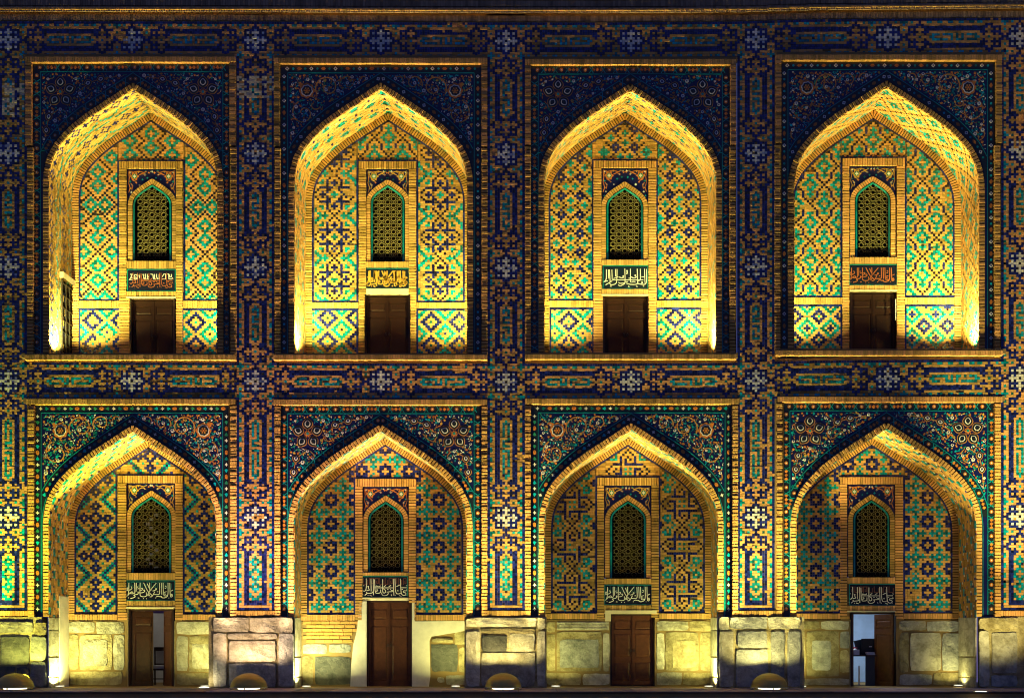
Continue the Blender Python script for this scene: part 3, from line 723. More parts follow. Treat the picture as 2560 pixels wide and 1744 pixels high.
# ------------------------------------------------------------------ niche builder
def spiral(cx,cy,r,a0,turn,sgn):
    t=np.linspace(0,1,26); q=r*(1-.78*t); a=a0+sgn*turn*t
    return np.stack([cx+q*np.cos(a),cy+q*np.sin(a)],1)
def fill_spandrel(root, sp, typ, fx0,fx1,fy0, cx, lim, dep, seed):
    """flowers, medallions and scrolls in the two corners; lim: outline the ornament must stay above"""
    rr=random.Random(seed); vines=MB(); sprays=MB(); h0=.004; used=[]
    def ok(x,y,r): return y+r<arch_y(lim,x)-1 and fx0+r+1<x<fx1-r-1 and y-r>fy0+1
    def put(k,x,y,sc=1):
        r=5*sc
        if not ok(x,y,r*.8): return
        f=inst('flower',FL[k],sp,W(x,y,dep),(0,rr.uniform(0,3),0),(sc,1,sc)); used.append((x,y,r))
    hw=cx-fx0; 
    for s in (1,-1):
        X=lambda u: fx0+u if s==1 else fx1-u
        Y=lambda v: fy0+v
        if typ=='A':
            if ok(X(47),Y(44),16): 
                m=inst('medallion',MED['A'],sp,W(X(47),Y(44),dep),(0,0,0),(s,1,1)); used.append((X(47),Y(44),21))
            for (u,v,r,a0,tr,sg) in ((99,36,32,2.6,7.6,1),(39,100,31,-2.0,7.4,-1),(150,26,22,2.8,6.5,1),(24,162,20,-2.0,6.5,-1),(66,78,16,.5,3.4,1),(190,18,14,2.5,5,1)):
                p=spiral(u,v,r,a0,tr,sg); keep=[(X(a),Y(b)) for a,b in p]
                run=[]
                for q in keep+[None]:
                    if q is not None and ok(q[0],q[1],2.5): run.append(q)
                    else:
                        if len(run)>3: vines.ribbon(run,np.linspace(3.0,2.0,len(run)),dep,.007,'V',rr.uniform(-.5,1))
                        run=[]
            for k,u,v in (('y',92,18),('w',95,42),('w',125,44),('b',116,18),('w',20,84),('s',46,94),('w',41,119),('b',12,104),('w',49,16),('s',62,22),('b',11,28),('b',12,50),('w',148,25),('s',176,24),('b',64,104),('w',11,150),('s',14,136),('w',30,160),('y',110,66),('b',160,10),('w',196,14),('o',70,64),('o',80,8),('o',25,60),('o',30,8),('o',136,62),('o',64,128),('o',12,180),('s',18,196)): put(k,X(u),Y(v),rr.uniform(.72,1.0))
        else:
            if ok(X(49),Y(50),30) or ok(X(49),Y(50),20): 
                m=inst('medallion',MED['B'],sp,W(X(49),Y(50),dep),(0,0,0),(s,1,1)); used.append((X(49),Y(50),40))
            for u,v,a in ((118,28,1.2*s),(20,112,.2*s),(150,18,1.3*s),(14,146,0)):
                if ok(X(u),Y(v),8): inst('petal_flower',PET,sp,W(X(u),Y(v),dep),(0,a,0),(.85,1,.85)); used.append((X(u),Y(v),12))
            for k,u,v in (('w',88,17),('w',98,54),('w',49,94),('b',8,76),('w',196,9),('b',62,112),('s',18,18),('o',7,14),('o',30,6),('o',106,76),('s',136,48),('w',36,122),('o',70,8),('y',84,66),('s',174,12),('o',182,28),('o',52,140),('s',8,168),('w',20,176),('o',128,8),('b',160,38),('o',8,96),('b',88,86)): put(k,X(u),Y(v),rr.uniform(.72,1.0))
            for pts in ([(92,50),(108,40),(118,28),(150,18),(190,12)],[(50,92),(30,104),(20,112),(14,146),(10,190)],[(92,58),(100,70),(112,66),(128,50)],[(56,94),(66,104),(60,124),(46,132)]):
                q=np.array(pts,float); L=arclen(q); q=at_len(q,np.linspace(0,L[-1],14)); run=[]
                for a in [(X(u),Y(v)) for u,v in q]+[None]:
                    if a is not None and ok(a[0],a[1],2): run.append(a)
                    else:
                        if len(run)>3: vines.ribbon(run,1.8,dep,.006,'V',0)
                        run=[]
        # small leaves, teal sprays and buds between
        tries=0
        while tries<2600:
            tries+=1; u=rr.uniform(4,hw); v=rr.uniform(4,230)
            x,y=X(u),Y(v); r=rr.uniform(1.8,4.0)
            if not ok(x,y,r) or any((x-a)**2+(y-b)**2<(r*.62+c*.92)**2 for a,b,c in used): continue
            used.append((x,y,r*.9)); a=rr.uniform(0,6.28); k=rr.random()
            c='T' if k<.34 else ('O' if k<.58 else ('W' if k<.78 else ('Y' if k<.9 else 'G'))); 
            if c=='W': r*=.7
            t=np.linspace(0,2*np.pi,8,endpoint=False); el=rr.uniform(.35,.8)
            P=[(x+r*math.cos(q)*math.cos(a)-r*el*math.sin(q)*math.sin(a), y+r*math.cos(q)*math.sin(a)+r*el*math.sin(q)*math.cos(a)) for q in t]
            sprays.prism(P,dep,.005,c,rr.uniform(-1,1))
            if rr.random()<.6:
                l=rr.uniform(5,11); e=(x+l*math.cos(a+.6),y+l*math.sin(a+.6)); mdl=((x+e[0])/2+l*.2*math.sin(a),(y+e[1])/2)
                if ok(*e,1.5): sprays.ribbon([(x,y),mdl,e],1.1,dep,.0035,'T' if rr.random()<.7 else 'V',rr.uniform(-1,1))
    if vines.m: add('vine_scrolls',vines,sp,kind='stuff')
    if sprays.m: add('leaf_sprays',sprays,sp,kind='stuff')
def border_ornaments(mb, path, typ, dep, ph=0, keep=None):
    L=arclen(path)[-1]; n=max(2,int(round(L/15))); 
    for k in range(n):
        s=(k+.5+ph)*L/n
        if s>L: continue
        p=at_len(path,s); q=at_len(path,min(L,s+1))-at_len(path,max(0,s-1)); a=math.atan2(q[1],q[0]); ca,sa=math.cos(a),math.sin(a)
        if keep is not None and not keep(p[0],p[1]): continue
        T=lambda pts: [(p[0]+u*ca-v*sa,p[1]+u*sa+v*ca) for u,v in pts]
        j=k%4
        if typ=='A':
            if j==0: mb.prism(T([(5,0),(1.6,1.6),(0,5),(-1.6,1.6),(-5,0),(-1.6,-1.6),(0,-5),(1.6,-1.6)]),dep,.006,'W')
            elif j==2: mb.prism(T([(6*math.cos(t),4.2*math.sin(t)) for t in np.linspace(0,6.28,9)[:-1]]),dep,.006,'O',RNG.uniform(-1,.5)); mb.prism(T([(2,0),(0,1.4),(-2,0),(0,-1.4)]),dep,.009,'V')
            else:
                g=1 if j==1 else -1; mb.prism(T([(5.5*g,0),(-1.5*g,4.6),(-4*g,1.6),(-4*g,-1.6),(-1.5*g,-4.6)]),dep,.006,'G' if RNG.random()<.35 else 'T',RNG.uniform(-1,1))
        elif typ=='C':
            if j==0: 
                mb.prism(T([(5,0),(0,5),(-5,0),(0,-5)]),dep,.006,'W'); mb.prism(T([(2.2,0),(0,2.2),(-2.2,0),(0,-2.2)]),dep,.009,'N')
            elif j==2: mb.prism(T([(6.5,0),(2,3.6),(-2,3.6),(-6.5,0),(-2,-3.6),(2,-3.6)]),dep,.006,'O',RNG.uniform(-1,0))
            else: mb.prism(T([(3*math.cos(t),3*math.sin(t)) for t in np.linspace(0,6.28,7)[:-1]]),dep,.006,'T',RNG.uniform(-1,1)); 
        else:
            if j in (0,):
                mb.prism(T([(4.6*math.cos(t),4.6*math.sin(t)) for t in np.linspace(0,6.28,9)[:-1]]),dep,.006,'O',RNG.uniform(-1,.5)); mb.prism(T([(2,0),(0,2),(-2,0),(0,-2)]),dep,.009,'W')
            elif j==2:
                for o,rx in ((0,4.4),(9.5,4.0),(-9.5,4.0)):
                    mb.prism(T([(o+rx,0),(o+1.2,3.8),(o-1.2,3.8),(o-rx,0),(o-1.2,-3.8),(o+1.2,-3.8)]),dep,.006,'O',RNG.uniform(-1,.6))
            else:
                for g in (1,-1): mb.ribbon(T([(-5,-8*g),(0,0),(5,8*g)]),1.5,dep,.005,'T',RNG.uniform(-.5,.5))
def brick_ring(name, root, path, thick, dep, pitch, dy=.10, seed=0):
    """mortar strip with one voussoir object after another along the outline"""
    o=offset(path,thick); b=MB()
    c=np.stack([path[:-1],o[:-1],o[1:],path[1:]],1); back=W(c[...,0],c[...,1],dep+dy+.05); fr=W(c[...,0],c[...,1],dep+.028)
    b.boxes(np.stack([back,fr],1)[:,:,::-1],'m'); ro=add(name,b,root)
    md=offset(path,thick/2); L=arclen(md)[-1]; n=int(round(L/pitch)); s=(np.arange(n)+.5)*L/n
    P=at_len(md,s); Q=at_len(md,np.minimum(s+1,L))-at_len(md,np.maximum(s-1,0)); sc_=L/n/8.6
    for p,q in zip(P,Q):
        th=math.atan2(q[0],-q[1]); w_=W(p[0],p[1],dep)        # brick height lies along the path
        inst('brick',BRK,ro,(w_[0]+0,w_[1]+RNG.uniform(-.006,.006),w_[2]),(RNG.uniform(-.03,.03),th+RNG.uniform(-.03,.03),RNG.uniform(-.03,.03)),(thick/15.5*RNG.uniform(.97,1.03),1,sc_*RNG.uniform(.85,.96)))
    return ro
def brick_column(name, root, x0,x1,y0,y1, dep, pitch, nobj=999):
    b=MB(); b.rects(x0,y0,x1,y1,dep+.16,.132,'m'); ro=add(name,b,root)
    n=int(round((y1-y0)/pitch)); e=(y1-y0)/n; joined=MB()
    for k in range(n):
        y=y1-(k+.5)*e; xc=(x0+x1)/2+RNG.uniform(-.4,.4)
        if k<nobj:
            w_=W(xc,y,dep); inst('brick',BRK,ro,(w_[0],w_[1]+RNG.uniform(-.007,.007),w_[2]),(RNG.uniform(-.04,.04),RNG.uniform(-.025,.025),RNG.uniform(-.03,.03)),((x1-x0)/15.2,1,e/8.6*RNG.uniform(.84,.95)))
        else: joined.rects(x0+.4+RNG.uniform(-.3,.3),y-e/2+.7,x1-.4+RNG.uniform(-.3,.3),y+e/2-.7,dep+.1,.1+RNG.uniform(-.006,.006),'B',RNG.uniform(-1,1))
    if joined.m: add('upper_bricks',joined,ro,kind='stuff')
    return ro
def lattice(root, x0,x1,ya,yb,dep,inside,cx):
    b=MB(); px,py=14.7,16.5; c0=cx; nodes=[]
    for i in range(-5,6):
        for j in range(-2,16):
            x=c0+i*px; y=ya+12+j*py+(py/2 if i%2 else 0)
            if x0-7<x<x1+7 and y<yb+8: nodes.append((x,y))
    hx=np.array([(math.cos(t),math.sin(t)) for t in np.linspace(0,2*np.pi,7)])
    for x,y in nodes:
        if not inside(x,y+3): continue
        p=hx*6.0+np.array([x,y]); b.ribbon(p[:-1],1.05,dep,.035,'L',RNG.uniform(-.6,.6),closed=True)
        for k in range(6):
            m=(hx[k]+hx[k+1])/2; n_=m/np.hypot(*m)
            a=np.array([x,y])+n_*5.6; e=np.array([x,y])+n_*8.3
            if x0<e[0]<x1 and e[1]<yb: b.ribbon([a,e],1.0,dep,.03,'L',0)
            vq=np.array([x,y])+hx[k]*9.6
            if k<2 and x0<vq[0]<x1 and inside(vq[0],vq[1]) and vq[1]<yb:
                b.prism([(vq[0]+1.3*math.cos(t),vq[1]+1.3*math.sin(t)) for t in np.linspace(0.52,6.8,7)[:-1]],dep,.032,'L',RNG.uniform(-.6,.8))
    return add('lattice_screen',b,root)
def arched_plate(mb, x0,x1,y0,y1, path, dep, code):
    """rectangle with an arched opening cut out, path in cm"""
    k=int(np.argmin(path[:,1])); l=path[:k+1]; r=path[k:]
    for s in (l,r):
        xe=x0 if s is l else x1
        for a,b in zip(s[:-1],s[1:]):
            q=[(xe,a[1]),(a[0],a[1]),(b[0],b[1]),(xe,b[1])]
            pts=W([c[0] for c in q],[c[1] for c in q],dep); mb.quads(pts[None] if s is l and a[1]>b[1] else pts[None,::-1],code)
    ap=path[k]
    mb.quads(W([x0,x1,x1,x0],[ap[1],ap[1],y0,y0],dep)[None],code)
def door(root, x0,x1,y0,y1, dep, style, open_=None, wood='wood'):
    """two-leaf wooden door in a frame; leaves may stand open"""
    ro=empty('door',W((x0+x1)/2,y1,dep),root)
    f=MB(); t=4.5
    for a,b_,c,e in ((x0,y0,x0+t,y1),(x1-t,y0,x1,y1),(x0+t,y0,x1-t,y0+t)): f.rects(a,b_,c,e,dep+.12,.12,'wood2',RNG.uniform(-1,1))
    add('door_frame',f,ro)
    xm=(x0+x1)/2
    def leaf(a,b_,hinge,ang,nm):
        m=MB(); d0=dep+.09; H=y1-y0-t
        m.rects(a,y0+t,b_,y1-1,d0,.035,wood,0)
        w_=b_-a; s=4.2
        # stiles and rails proud of the leaf, raised panels between
        pan=[(.07,.20),(.27,.94)] if style!='three' else [(.05,.20),(.25,.60),(.66,.95)]
        m.rects(a,y0+t,a+s,y1-1,d0-.035,.018,wood,.3); m.rects(b_-s,y0+t,b_,y1-1,d0-.035,.018,wood,-.2)
        ed=[0]+[v for p in pan for v in p]+[1]
        for q in range(0,len(ed),2): m.rects(a+s,y0+t+ed[q]*H,b_-s,y0+t+ed[q+1]*H-1*(q==len(ed)-2),d0-.035,.016,wood,.1)
        o=None
        parts=[]
        for (u,v) in pan:
            pm=MB(); k=2.0
            pts=[(a+s+k,y0+t+u*H+k),(b_-s-k,y0+t+u*H+k),(b_-s-k,y0+t+v*H-k),(a+s+k,y0+t+v*H-k)]
            inn=[(a+s+k+3,y0+t+u*H+k+3),(b_-s-k-3,y0+t+u*H+k+3),(b_-s-k-3,y0+t+v*H-k-3),(a+s+k+3,y0+t+v*H-k-3)]
            B0=W(*np.array(pts).T,d0-.033); I=W(*np.array(inn).T,d0-.047)
            i=np.arange(4); j=(i+1)%4
            pm.quads(np.stack([B0[i],B0[j],I[j],I[i]],1)[:,::-1],wood,.2); pm.quads(I[::-1][None],wood,-.1); parts.append(pm)
        if ang:
            hp=W(hinge,y1,d0); c_,s_=math.cos(ang),math.sin(ang)
            for mb_ in [m]+parts:
                for v in mb_.v:
                    dx=v[:,0]-hp[0]; dy=v[:,1]-hp[1]; v[:,0]=hp[0]+dx*c_-dy*s_; v[:,1]=hp[1]+dx*s_+dy*c_
        o=add('door_leaf',m,ro)
        for pm in parts: add('door_panel',pm,o)
        return o
    aL,aR=open_ or (0,0)
    l1=leaf(x0+t,xm-.4,x0+t,aL,'l'); l2=leaf(xm+.4,x1-t,x1-t,aR,'r')
    if not open_:
        m=MB(); m.rects(xm-1.6,y0+t,xm+1.6,y1-1,dep+.055,.03,wood,-.4); add('meeting_stile',m,ro)
        for sx in (-4.5,4.5):
            h=MB(); y=y0+(y1-y0)*.52
            tt=np.linspace(0,2*np.pi,13); h.ribbon(np.stack([xm+sx+2.3*np.cos(tt),y+2.6*np.sin(tt)],1),.8,dep+.03,.02,'iron')
            h.prism([(xm+sx+1.3*math.cos(q),y-2.6+1.3*math.sin(q)) for q in np.linspace(0,6.28,9)[:-1]],dep+.06,.06,'iron'); add('door_ring',h,ro)
    return ro
def niche(P):
    up=P['up']; d=P['d']; fx0,fx1,fy0,fy1=P['frame']; fw=P.get('fw',15); cx,ya,hw=P['front']; bx,by,bh=P['back']
    root=empty('arched_niche',((fx0+fx1)/200,0,(YG-fy1)/100)); tag(root,P['label'],'niche','arched niches of the tiled wall')
    ybase=fy1-13 if up else 1541
    rt=14.5; SPD=.055
    fr=arch(cx,ya,hw,ybase)            # inner edge of the front arch
    # --- brick frame
    brick_column('frame_side',root,fx0,fx0+fw,fy0+14,fy1-(0 if not up else 0),-.035,8.6,62)
    brick_column('frame_side',root,fx1-fw,fx1,fy0+14,fy1,-.035,8.6,62)
    t=MB(); brick_row(t,fx0,fx1,fy0,fy0+13.5,5.9,.06,.10,gap=.8); t.rects(fx0,fy0+.3,fx1,fy0+13.3,.2,.225,'M'); add('header_course',t,root,kind='stuff')
    if up:
        t=MB(); brick_row(t,fx0+fw*0,fx1,fy1-13,fy1-.6,6.2,.02,.14,gap=.8); t.rects(fx0,fy1-12.6,fx1,fy1-.8,.2,.305,'M'); add('sill_course',t,root,kind='stuff')
        fl=MB(); z=float(W(cx,fy1-12.5,0)[2]); a=float(W(fx0,0,0)[0]); e=float(W(fx1,0,0)[0]); fl.quads([[(a,.0,z),(e,.0,z),(e,d+.2,z),(a,d+.2,z)]],'M'); add('niche_floor',fl,root)
    # --- spandrel mosaic
    sp=MB(); x0,x1=fx0+fw-1,fx1-fw+1; y0=fy0+12
    arched_plate(sp,x0,x1,y0,ybase,offset(fr,4),SPD,'F'); spo=add('spandrel',sp,root)
    bw=20.0 if not P.get('narrow') else 17
    bt=MB(); o1=offset(fr,rt+1); o2=offset(fr,rt+19); dB=SPD-.004
    bt.rects(x0,y0,x1,y0+bw,SPD,.004,'D'); bl=bx1=None
    for a,e in ((x0,x0+bw),(x1-bw,x1)): bt.rects(a,y0+bw,e,ybase-(6 if up else 3),SPD,.004,'D')
    o2c=o2.copy(); o2c[:,0]=np.clip(o2c[:,0],x0+bw,x1-bw); o1c=o1.copy(); 
    for k in range(len(o1)-1):
        q=np.array([o1[k],o2c[k],o2c[k+1],o1[k+1]])
        if min(abs(o1[k][0]-cx),abs(o1[k+1][0]-cx))> (x1-x0)/2-bw-1.0: continue
        if max(q[:,1])>ya+hw*1.0: continue
        pts=W(q[:,0],q[:,1],SPD-.0075); bt.quads(pts[None],'D')
    # turquoise lines
    bt.rects(x0+bw-1,y0+bw-.2,x1-bw+1,y0+bw+1.6,SPD,.009,'T',-.3)
    for xx in (x0+bw-1.6,x1-bw): bt.rects(xx,y0+bw+1.6,xx+1.6,ybase-6,SPD,.009,'T',-.3)
    ln=[p for p in o2 if x0+bw<p[0]<x1-bw]; bt.ribbon(ln,1.7,SPD,.012,'T',-.2)
    if not up: 
        for s_ in (1,-1):
            ll=[p for p in offset(fr,rt+1.5) if (p[0]-cx)*s_>hw*.8]; bt.ribbon(ll,1.4,SPD,.012,'T',-.2)
    add('border_band',bt,spo,kind='stuff')
    on=MB(); typ=P['typ']; bo=P.get('bord','A' if typ=='A' else 'B')
    border_ornaments(on,np.array([(x0+bw/2,y0+bw/2),(x1-bw/2,y0+bw/2)]),bo,SPD-.004)
    for xx in (x0+bw/2,x1-bw/2): border_ornaments(on,np.array([(xx,y0+bw+2),(xx,ybase-12)],float),bo,SPD-.004)
    mid=offset(fr,rt+10); km=int(np.argmin(mid[:,1])); left=mid[:km+1]; right=mid[km:][::-1]
    for hlf in (left,right):
        hh=np.array([p for p in hlf if abs(p[0]-cx)<(x1-x0)/2-bw-3]); border_ornaments(on,hh[::-1],bo,SPD-.0075)
    add('border_ornaments',on,spo,kind='stuff')
    fill_spandrel(root,spo,typ,x0+bw,x1-bw,y0+bw+1,cx,offset(fr,rt+20),SPD,P['seed'])
    # --- voussoir ring of the front arch
    brick_ring('arch_ring',root,fr,rt,-.005,8.6)
    # --- soffit and jambs, laid in bricks with glazed pattern
    yb2=P['bbase']; bk=arch(bx,by,bh,yb2)
    n=len(fr); lf=arclen(fr); lb=arclen(bk); kf=int(np.argmin(fr[:,1])); kb=int(np.argmin(bk[:,1]))
    def U(pl,L,k,u):    # u in [-1,1], 0 at the apex; lengths measured from the apex
        s=np.where(u<0, L[k]+u*L[k], L[k]+u*(L[-1]-L[k])); return at_len(pl,s)
    half=lf[kf]
    nu=int(round(half/6.17)); nd=int(round(d/.062)); 
    dic=P['soff'](-nu,nu,0,nd)
    cl=cells(dic,-nu,nu-1,0,nd-1)
    A=np.array([(a,b,j) for a,b,j,c in cl],float); C=[c for *_,c in cl]
    g=.05
    u0=(A[:,0]+g)/nu; u1=(A[:,1]+1-g)/nu; v0=(A[:,2]+g)/nd; v1=(A[:,2]+1-g)/nd
    def S(u,v,h):
        f=U(fr,lf,kf,u); b=U(bk,lb,kb,u); wf=W(f[:,0],f[:,1],.0); wb=W(b[:,0],b[:,1],d)
        p=wf*(1-v)[:,None]+wb*v[:,None]
        e=1e-3; f2=W(*U(fr,lf,kf,np.clip(u+e,-1,1)).T,0.); f1=W(*U(fr,lf,kf,np.clip(u-e,-1,1)).T,0.)
        tg=f2-f1; nr=np.stack([-tg[:,2],0*tg[:,0],tg[:,0]],1); nr/=np.linalg.norm(nr,axis=1)[:,None]+1e-9
        return p-nr*np.asarray(h).reshape(-1,1)
    hh=.012+RNG.uniform(-.004,.004,len(A))
    ring_=lambda h:np.stack([S(u0,v0,h),S(u1,v0,h),S(u1,v1,h),S(u0,v1,h)],1)
    sb=MB(); sb.boxes(np.stack([ring_(0*hh),ring_(hh)],1),C,tn(len(A)))
    us=np.linspace(-1,1,2*nu+1); z=np.zeros_like(us); o=np.ones_like(us)
    ms=MB(); a=S(us,z,z); b=S(us,o,z); ms.quads(np.stack([a[:-1],a[1:],b[1:],b[:-1]],1),'M'); so=add('vault_soffit',ms,root); add('soffit_tiles',sb,so,kind='stuff')
    # --- back wall
    wx0,wx1,wy=P['win'][:3]; ox0,ox1,oya,oyb=P['open']; dx0,dx1,dy0,dy1=P['door']; bot=P['bbot']
    bw_=MB(); L,Rr=bx-bh-6,bx+bh+6; top=by-6
    for q in ((L,top,Rr,P['inner'][2]-1),(L,P['inner'][2]-1,P['inner'][0],oyb+1),(P['inner'][1],P['inner'][2]-1,Rr,oyb+1),(L,oyb+1,Rr,dy0),(L,dy0,dx0,bot),(dx1,dy0,Rr,bot)):
        flat(bw_,*q,d+.012,'M')
    bwo=add('back_wall',bw_,root)
    rb=16.5 if up else 15.5
    inner=offset(bk,-rb); inner2=offset(bk,-rb-4.5)
    # ring of bricks and navy line on the back wall
    rg=MB(); md=offset(bk,-rb/2); LL=arclen(md)[-1]; nb=int(LL/6.4); s=(np.arange(nb+1))*LL/nb
    pa=at_len(bk,np.interp(s,arclen(md),arclen(bk))); pb=at_len(inner,np.interp(s,arclen(md),arclen(inner)))
    k0=.15; qa=pa[:-1]*(1-k0)+pa[1:]*k0; qb=pa[1:]*(1-k0)+pa[:-1]*k0; ra=pb[:-1]*(1-k0)+pb[1:]*k0; rbb=pb[1:]*(1-k0)+pb[:-1]*k0
    cc=np.stack([ra,qa,qb,rbb],1); bk_=W(cc[...,0],cc[...,1],d+.01); ff=W(cc[...,0],cc[...,1],d-.045); ff[...,1]+=RNG.uniform(-.006,.006,(len(ff),1))
    rg.boxes(np.stack([bk_,ff],1)[:,:,::-1],'B',tn(len(ff)))
    c2=np.stack([pb[:-1],pa[:-1],pa[1:],pb[1:]],1); b2=W(c2[...,0],c2[...,1],d+.01); f2=W(c2[...,0],c2[...,1],d-.016); rg.boxes(np.stack([b2,f2],1)[:,:,::-1],'m')
    add('back_arch_band',rg,bwo,kind='stuff')
    nv=MB(); c3=np.stack([inner2[:-1],inner[:-1],inner[1:],inner2[1:]],1); b3=W(c3[...,0],c3[...,1],d+.01); f3=W(c3[...,0],c3[...,1],d-.016); 
    msk=(c3[:,:,1].max(1)<P['pan'][2])
    nv.boxes(np.stack([b3,f3],1)[msk][:,:,::-1],'N',tn(int(msk.sum())))
    pl0,pl1,pbot,pr0,pr1=P['pan']
    p=PIT*D/(D+d)
    ytop=arch_y
    ins=lambda x,y: (y>arch_y(inner2,x)+1)
    # side panels
    tp=MB()
    for (a,e,c) in ((pl0+4.5,pl1-4.5,P['pc'][0]),(pr0+4.5,pr1-4.5,P['pc'][1])):
        tile_panel(tp,a,e,by,pbot-4.5,P['pat'],c[0],c[1],p,d+.012,ins)
    ltop=P.get('lun',P['pat'])
    tile_panel(tp,wx0-1.5,wx1+1.5,by,wy-4,ltop,P['lc'][0],P['lc'][1],p,d+.012,ins)
    # connecting area beside the window head is covered by the side panels
    add('tile_panel',tp,bwo,kind='stuff')
    # navy lines round panels
    for (xa,xb) in ((pl1-4.3,pl1),(pr0,pr0+4.3)): brick_row(nv,xa,xb,wy-4,pbot,20,d+.012,.018,vertical=True,code='N',gap=.6)
    brick_row(nv,wx0-2,wx1+2,wy-4,wy,20,d+.012,.018,code='N',gap=.6)
    for (xa,xb) in ((pl0,pl1-4.3),(pr0+4.3,pr1)): brick_row(nv,xa,xb,pbot-4.3,pbot,20,d+.012,.018,code='N',gap=.6)
    add('navy_border_tiles',nv,bwo,kind='stuff')
    # --- window bay: brick frame
    wf=MB(); ix0,ix1,iy=P['inner']
    brick_row(wf,wx0,wx1,wy+1,iy-1,6.2,d+.012,.045,gap=1.4); wf.rects(wx0,wy+1,wx1,iy-1,d+.012,.018,'m')
    for xa,xb in ((wx0,ix0),(ix1,wx1)): brick_row(wf,xa+.3,xb-.3,iy-1,dy0 if up else dy0+10,6.9,d+.012,.045,gap=1.9,vertical=True); wf.rects(xa,iy-1,xb,dy0+(0 if up else 10),d+.012,.016,'m')
    i0,i1,it,ib=P['ins']
    brick_row(wf,ix0,ix1,oyb+1.5,it-1.5,6.2,d+.012,.042,gap=1.0); wf.rects(ix0,oyb+1.5,ix1,it-1.5,d+.012,.03,'M')
    if P.get('lint','b')=='b': 
        brick_row(wf,ix0,ix1,ib+1,dy0-3,6.2,d+.012,.042,gap=1.0); wf.rects(ix0,ib+1,ix1,dy0-3,d+.012,.03,'M'); wf.rects(ix0,dy0-3,ix1,dy0,d+.012,.06,'C',.4)
    else: wf.rects(ix0,ib+1,ix1,dy0,d+.012,.05,'C')
    add('window_surround',wf,bwo,kind='stuff')
    # --- window
    wo=empty('window',W((ox0+ox1)/2,oyb,d),root)
    ohw=(ox1-ox0)/2; ocx=(ox0+ox1)/2; oa=arch(ocx,oya,ohw,oyb)
    m=MB(); arched_plate(m,ix0,ix1,iy-1,oyb,oa,d+.03,'F'); wsp=add('window_spandrel',m,wo)
    m=MB(); ro_=offset(oa,11.5); Lm=arclen(offset(oa,6)); nb=int(Lm[-1]/6.2); s=np.arange(nb+1)*Lm[-1]/nb
    pa=at_len(ro_,np.interp(s,Lm,arclen(ro_))); pb=at_len(oa,np.interp(s,Lm,arclen(oa)))
    pa[:,0]=np.clip(pa[:,0],ix0,ix1)
    qa=pa[:-1]*.9+pa[1:]*.1; qb=pa[1:]*.9+pa[:-1]*.1; ra=pb[:-1]*.9+pb[1:]*.1; rb2=pb[1:]*.9+pb[:-1]*.1
    cc=np.stack([ra,qa,qb,rb2],1); B0=W(cc[...,0],cc[...,1],d+.03); F0=W(cc[...,0],cc[...,1],d-.005); m.boxes(np.stack([B0,F0],1)[:,:,::-1],'B',tn(len(cc)))
    c2=np.stack([pb[:-1],pa[:-1],pa[1:],pb[1:]],1); B0=W(c2[...,0],c2[...,1],d+.03); F0=W(c2[...,0],c2[...,1],d+.008); m.boxes(np.stack([B0,F0],1)[:,:,::-1],'m')
    add('window_arch_bricks',m,wo,kind='stuff')
    m=MB(); a=W(oa[:,0],oa[:,1],d-.002); b=W(oa[:,0],oa[:,1],d+.17); m.quads(np.stack([a[:-1],a[1:],b[1:],b[:-1]],1),'C',.5)
    m.quads([[W(ox0,oyb,d-.002),W(ox1,oyb,d-.002),W(ox1,oyb,d+.17),W(ox0,oyb,d+.17)]],'X'); add('window_reveal',m,wo)
    oi=offset(oa,-2.0); oj=offset(oa,-6.2); m=MB()
    cc=np.stack([oj[:-1],oi[:-1],oi[1:],oj[1:]],1); B0=W(cc[...,0],cc[...,1],d+.15); F0=W(cc[...,0],cc[...,1],d+.085); m.boxes(np.stack([B0,F0],1)[:,:,::-1],'T',tn(len(cc))*.3); add('turquoise_frame',m,wo)
    insw=lambda x,y: bool(np.all(y>arch_y(oj,x)-1))
    lattice(wo,ox0+5,ox1-5,oya,oyb,d+.125,insw,ocx)
    m=MB(); m.rects(ox0-3,oyb-11,ox1+3,oyb+1,d+.12,.03,'X'); add('sill_shade',m,wo)  # black plate that paints the shade at the window foot
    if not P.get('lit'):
        m=MB(); flat(m,ox0-10,oya-10,ox1+10,oyb+4,d+.34,'X'); add('dark_room_sheet',m,wo)  # black sheet paints the unlit room behind the lattice
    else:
        m=MB(); flat(m,ox0-10,oya-10,ox1+10,oyb+4,d+.36,'X'); add('dark_room_sheet',m,wo)
        m=MB()
        for t_ in range(13):
            y=oya+44+t_*11; x=ox0+(ox1-ox0)*(.5 if t_%2 else (.42 if t_%4 else .62)); m.rects(x-5,y,x+5,y+7,d+.33,.01,'wallw')
        add('lit_room_patches',m,wo)  # pale patches painted as glimpses of the lit room through the lattice
    # small spandrel ornament of the window
    m=MB(); rs=random.Random(P['seed']+5)
    for s_ in (1,-1):
        ex=ix0+19 if s_==1 else ix1-19; ey=iy+17
        t_=np.linspace(0,2*np.pi,24,endpoint=False); q=12*(.8+.2*np.cos(6*t_)); m.prism(np.stack([ex+q*np.cos(t_),ey+q*np.sin(t_)],1),d+.03,.004,'O' if P['typ']=='B' else 'Y')
        q=7*(.85+.15*np.cos(6*t_)); m.prism(np.stack([ex+q*np.cos(t_),ey+q*np.sin(t_)],1),d+.03,.007,'G'); q=4.4*(.8+.2*np.cos(4*t_)); m.prism(np.stack([ex+q*np.cos(t_),ey+q*np.sin(t_)],1),d+.03,.010,'W')
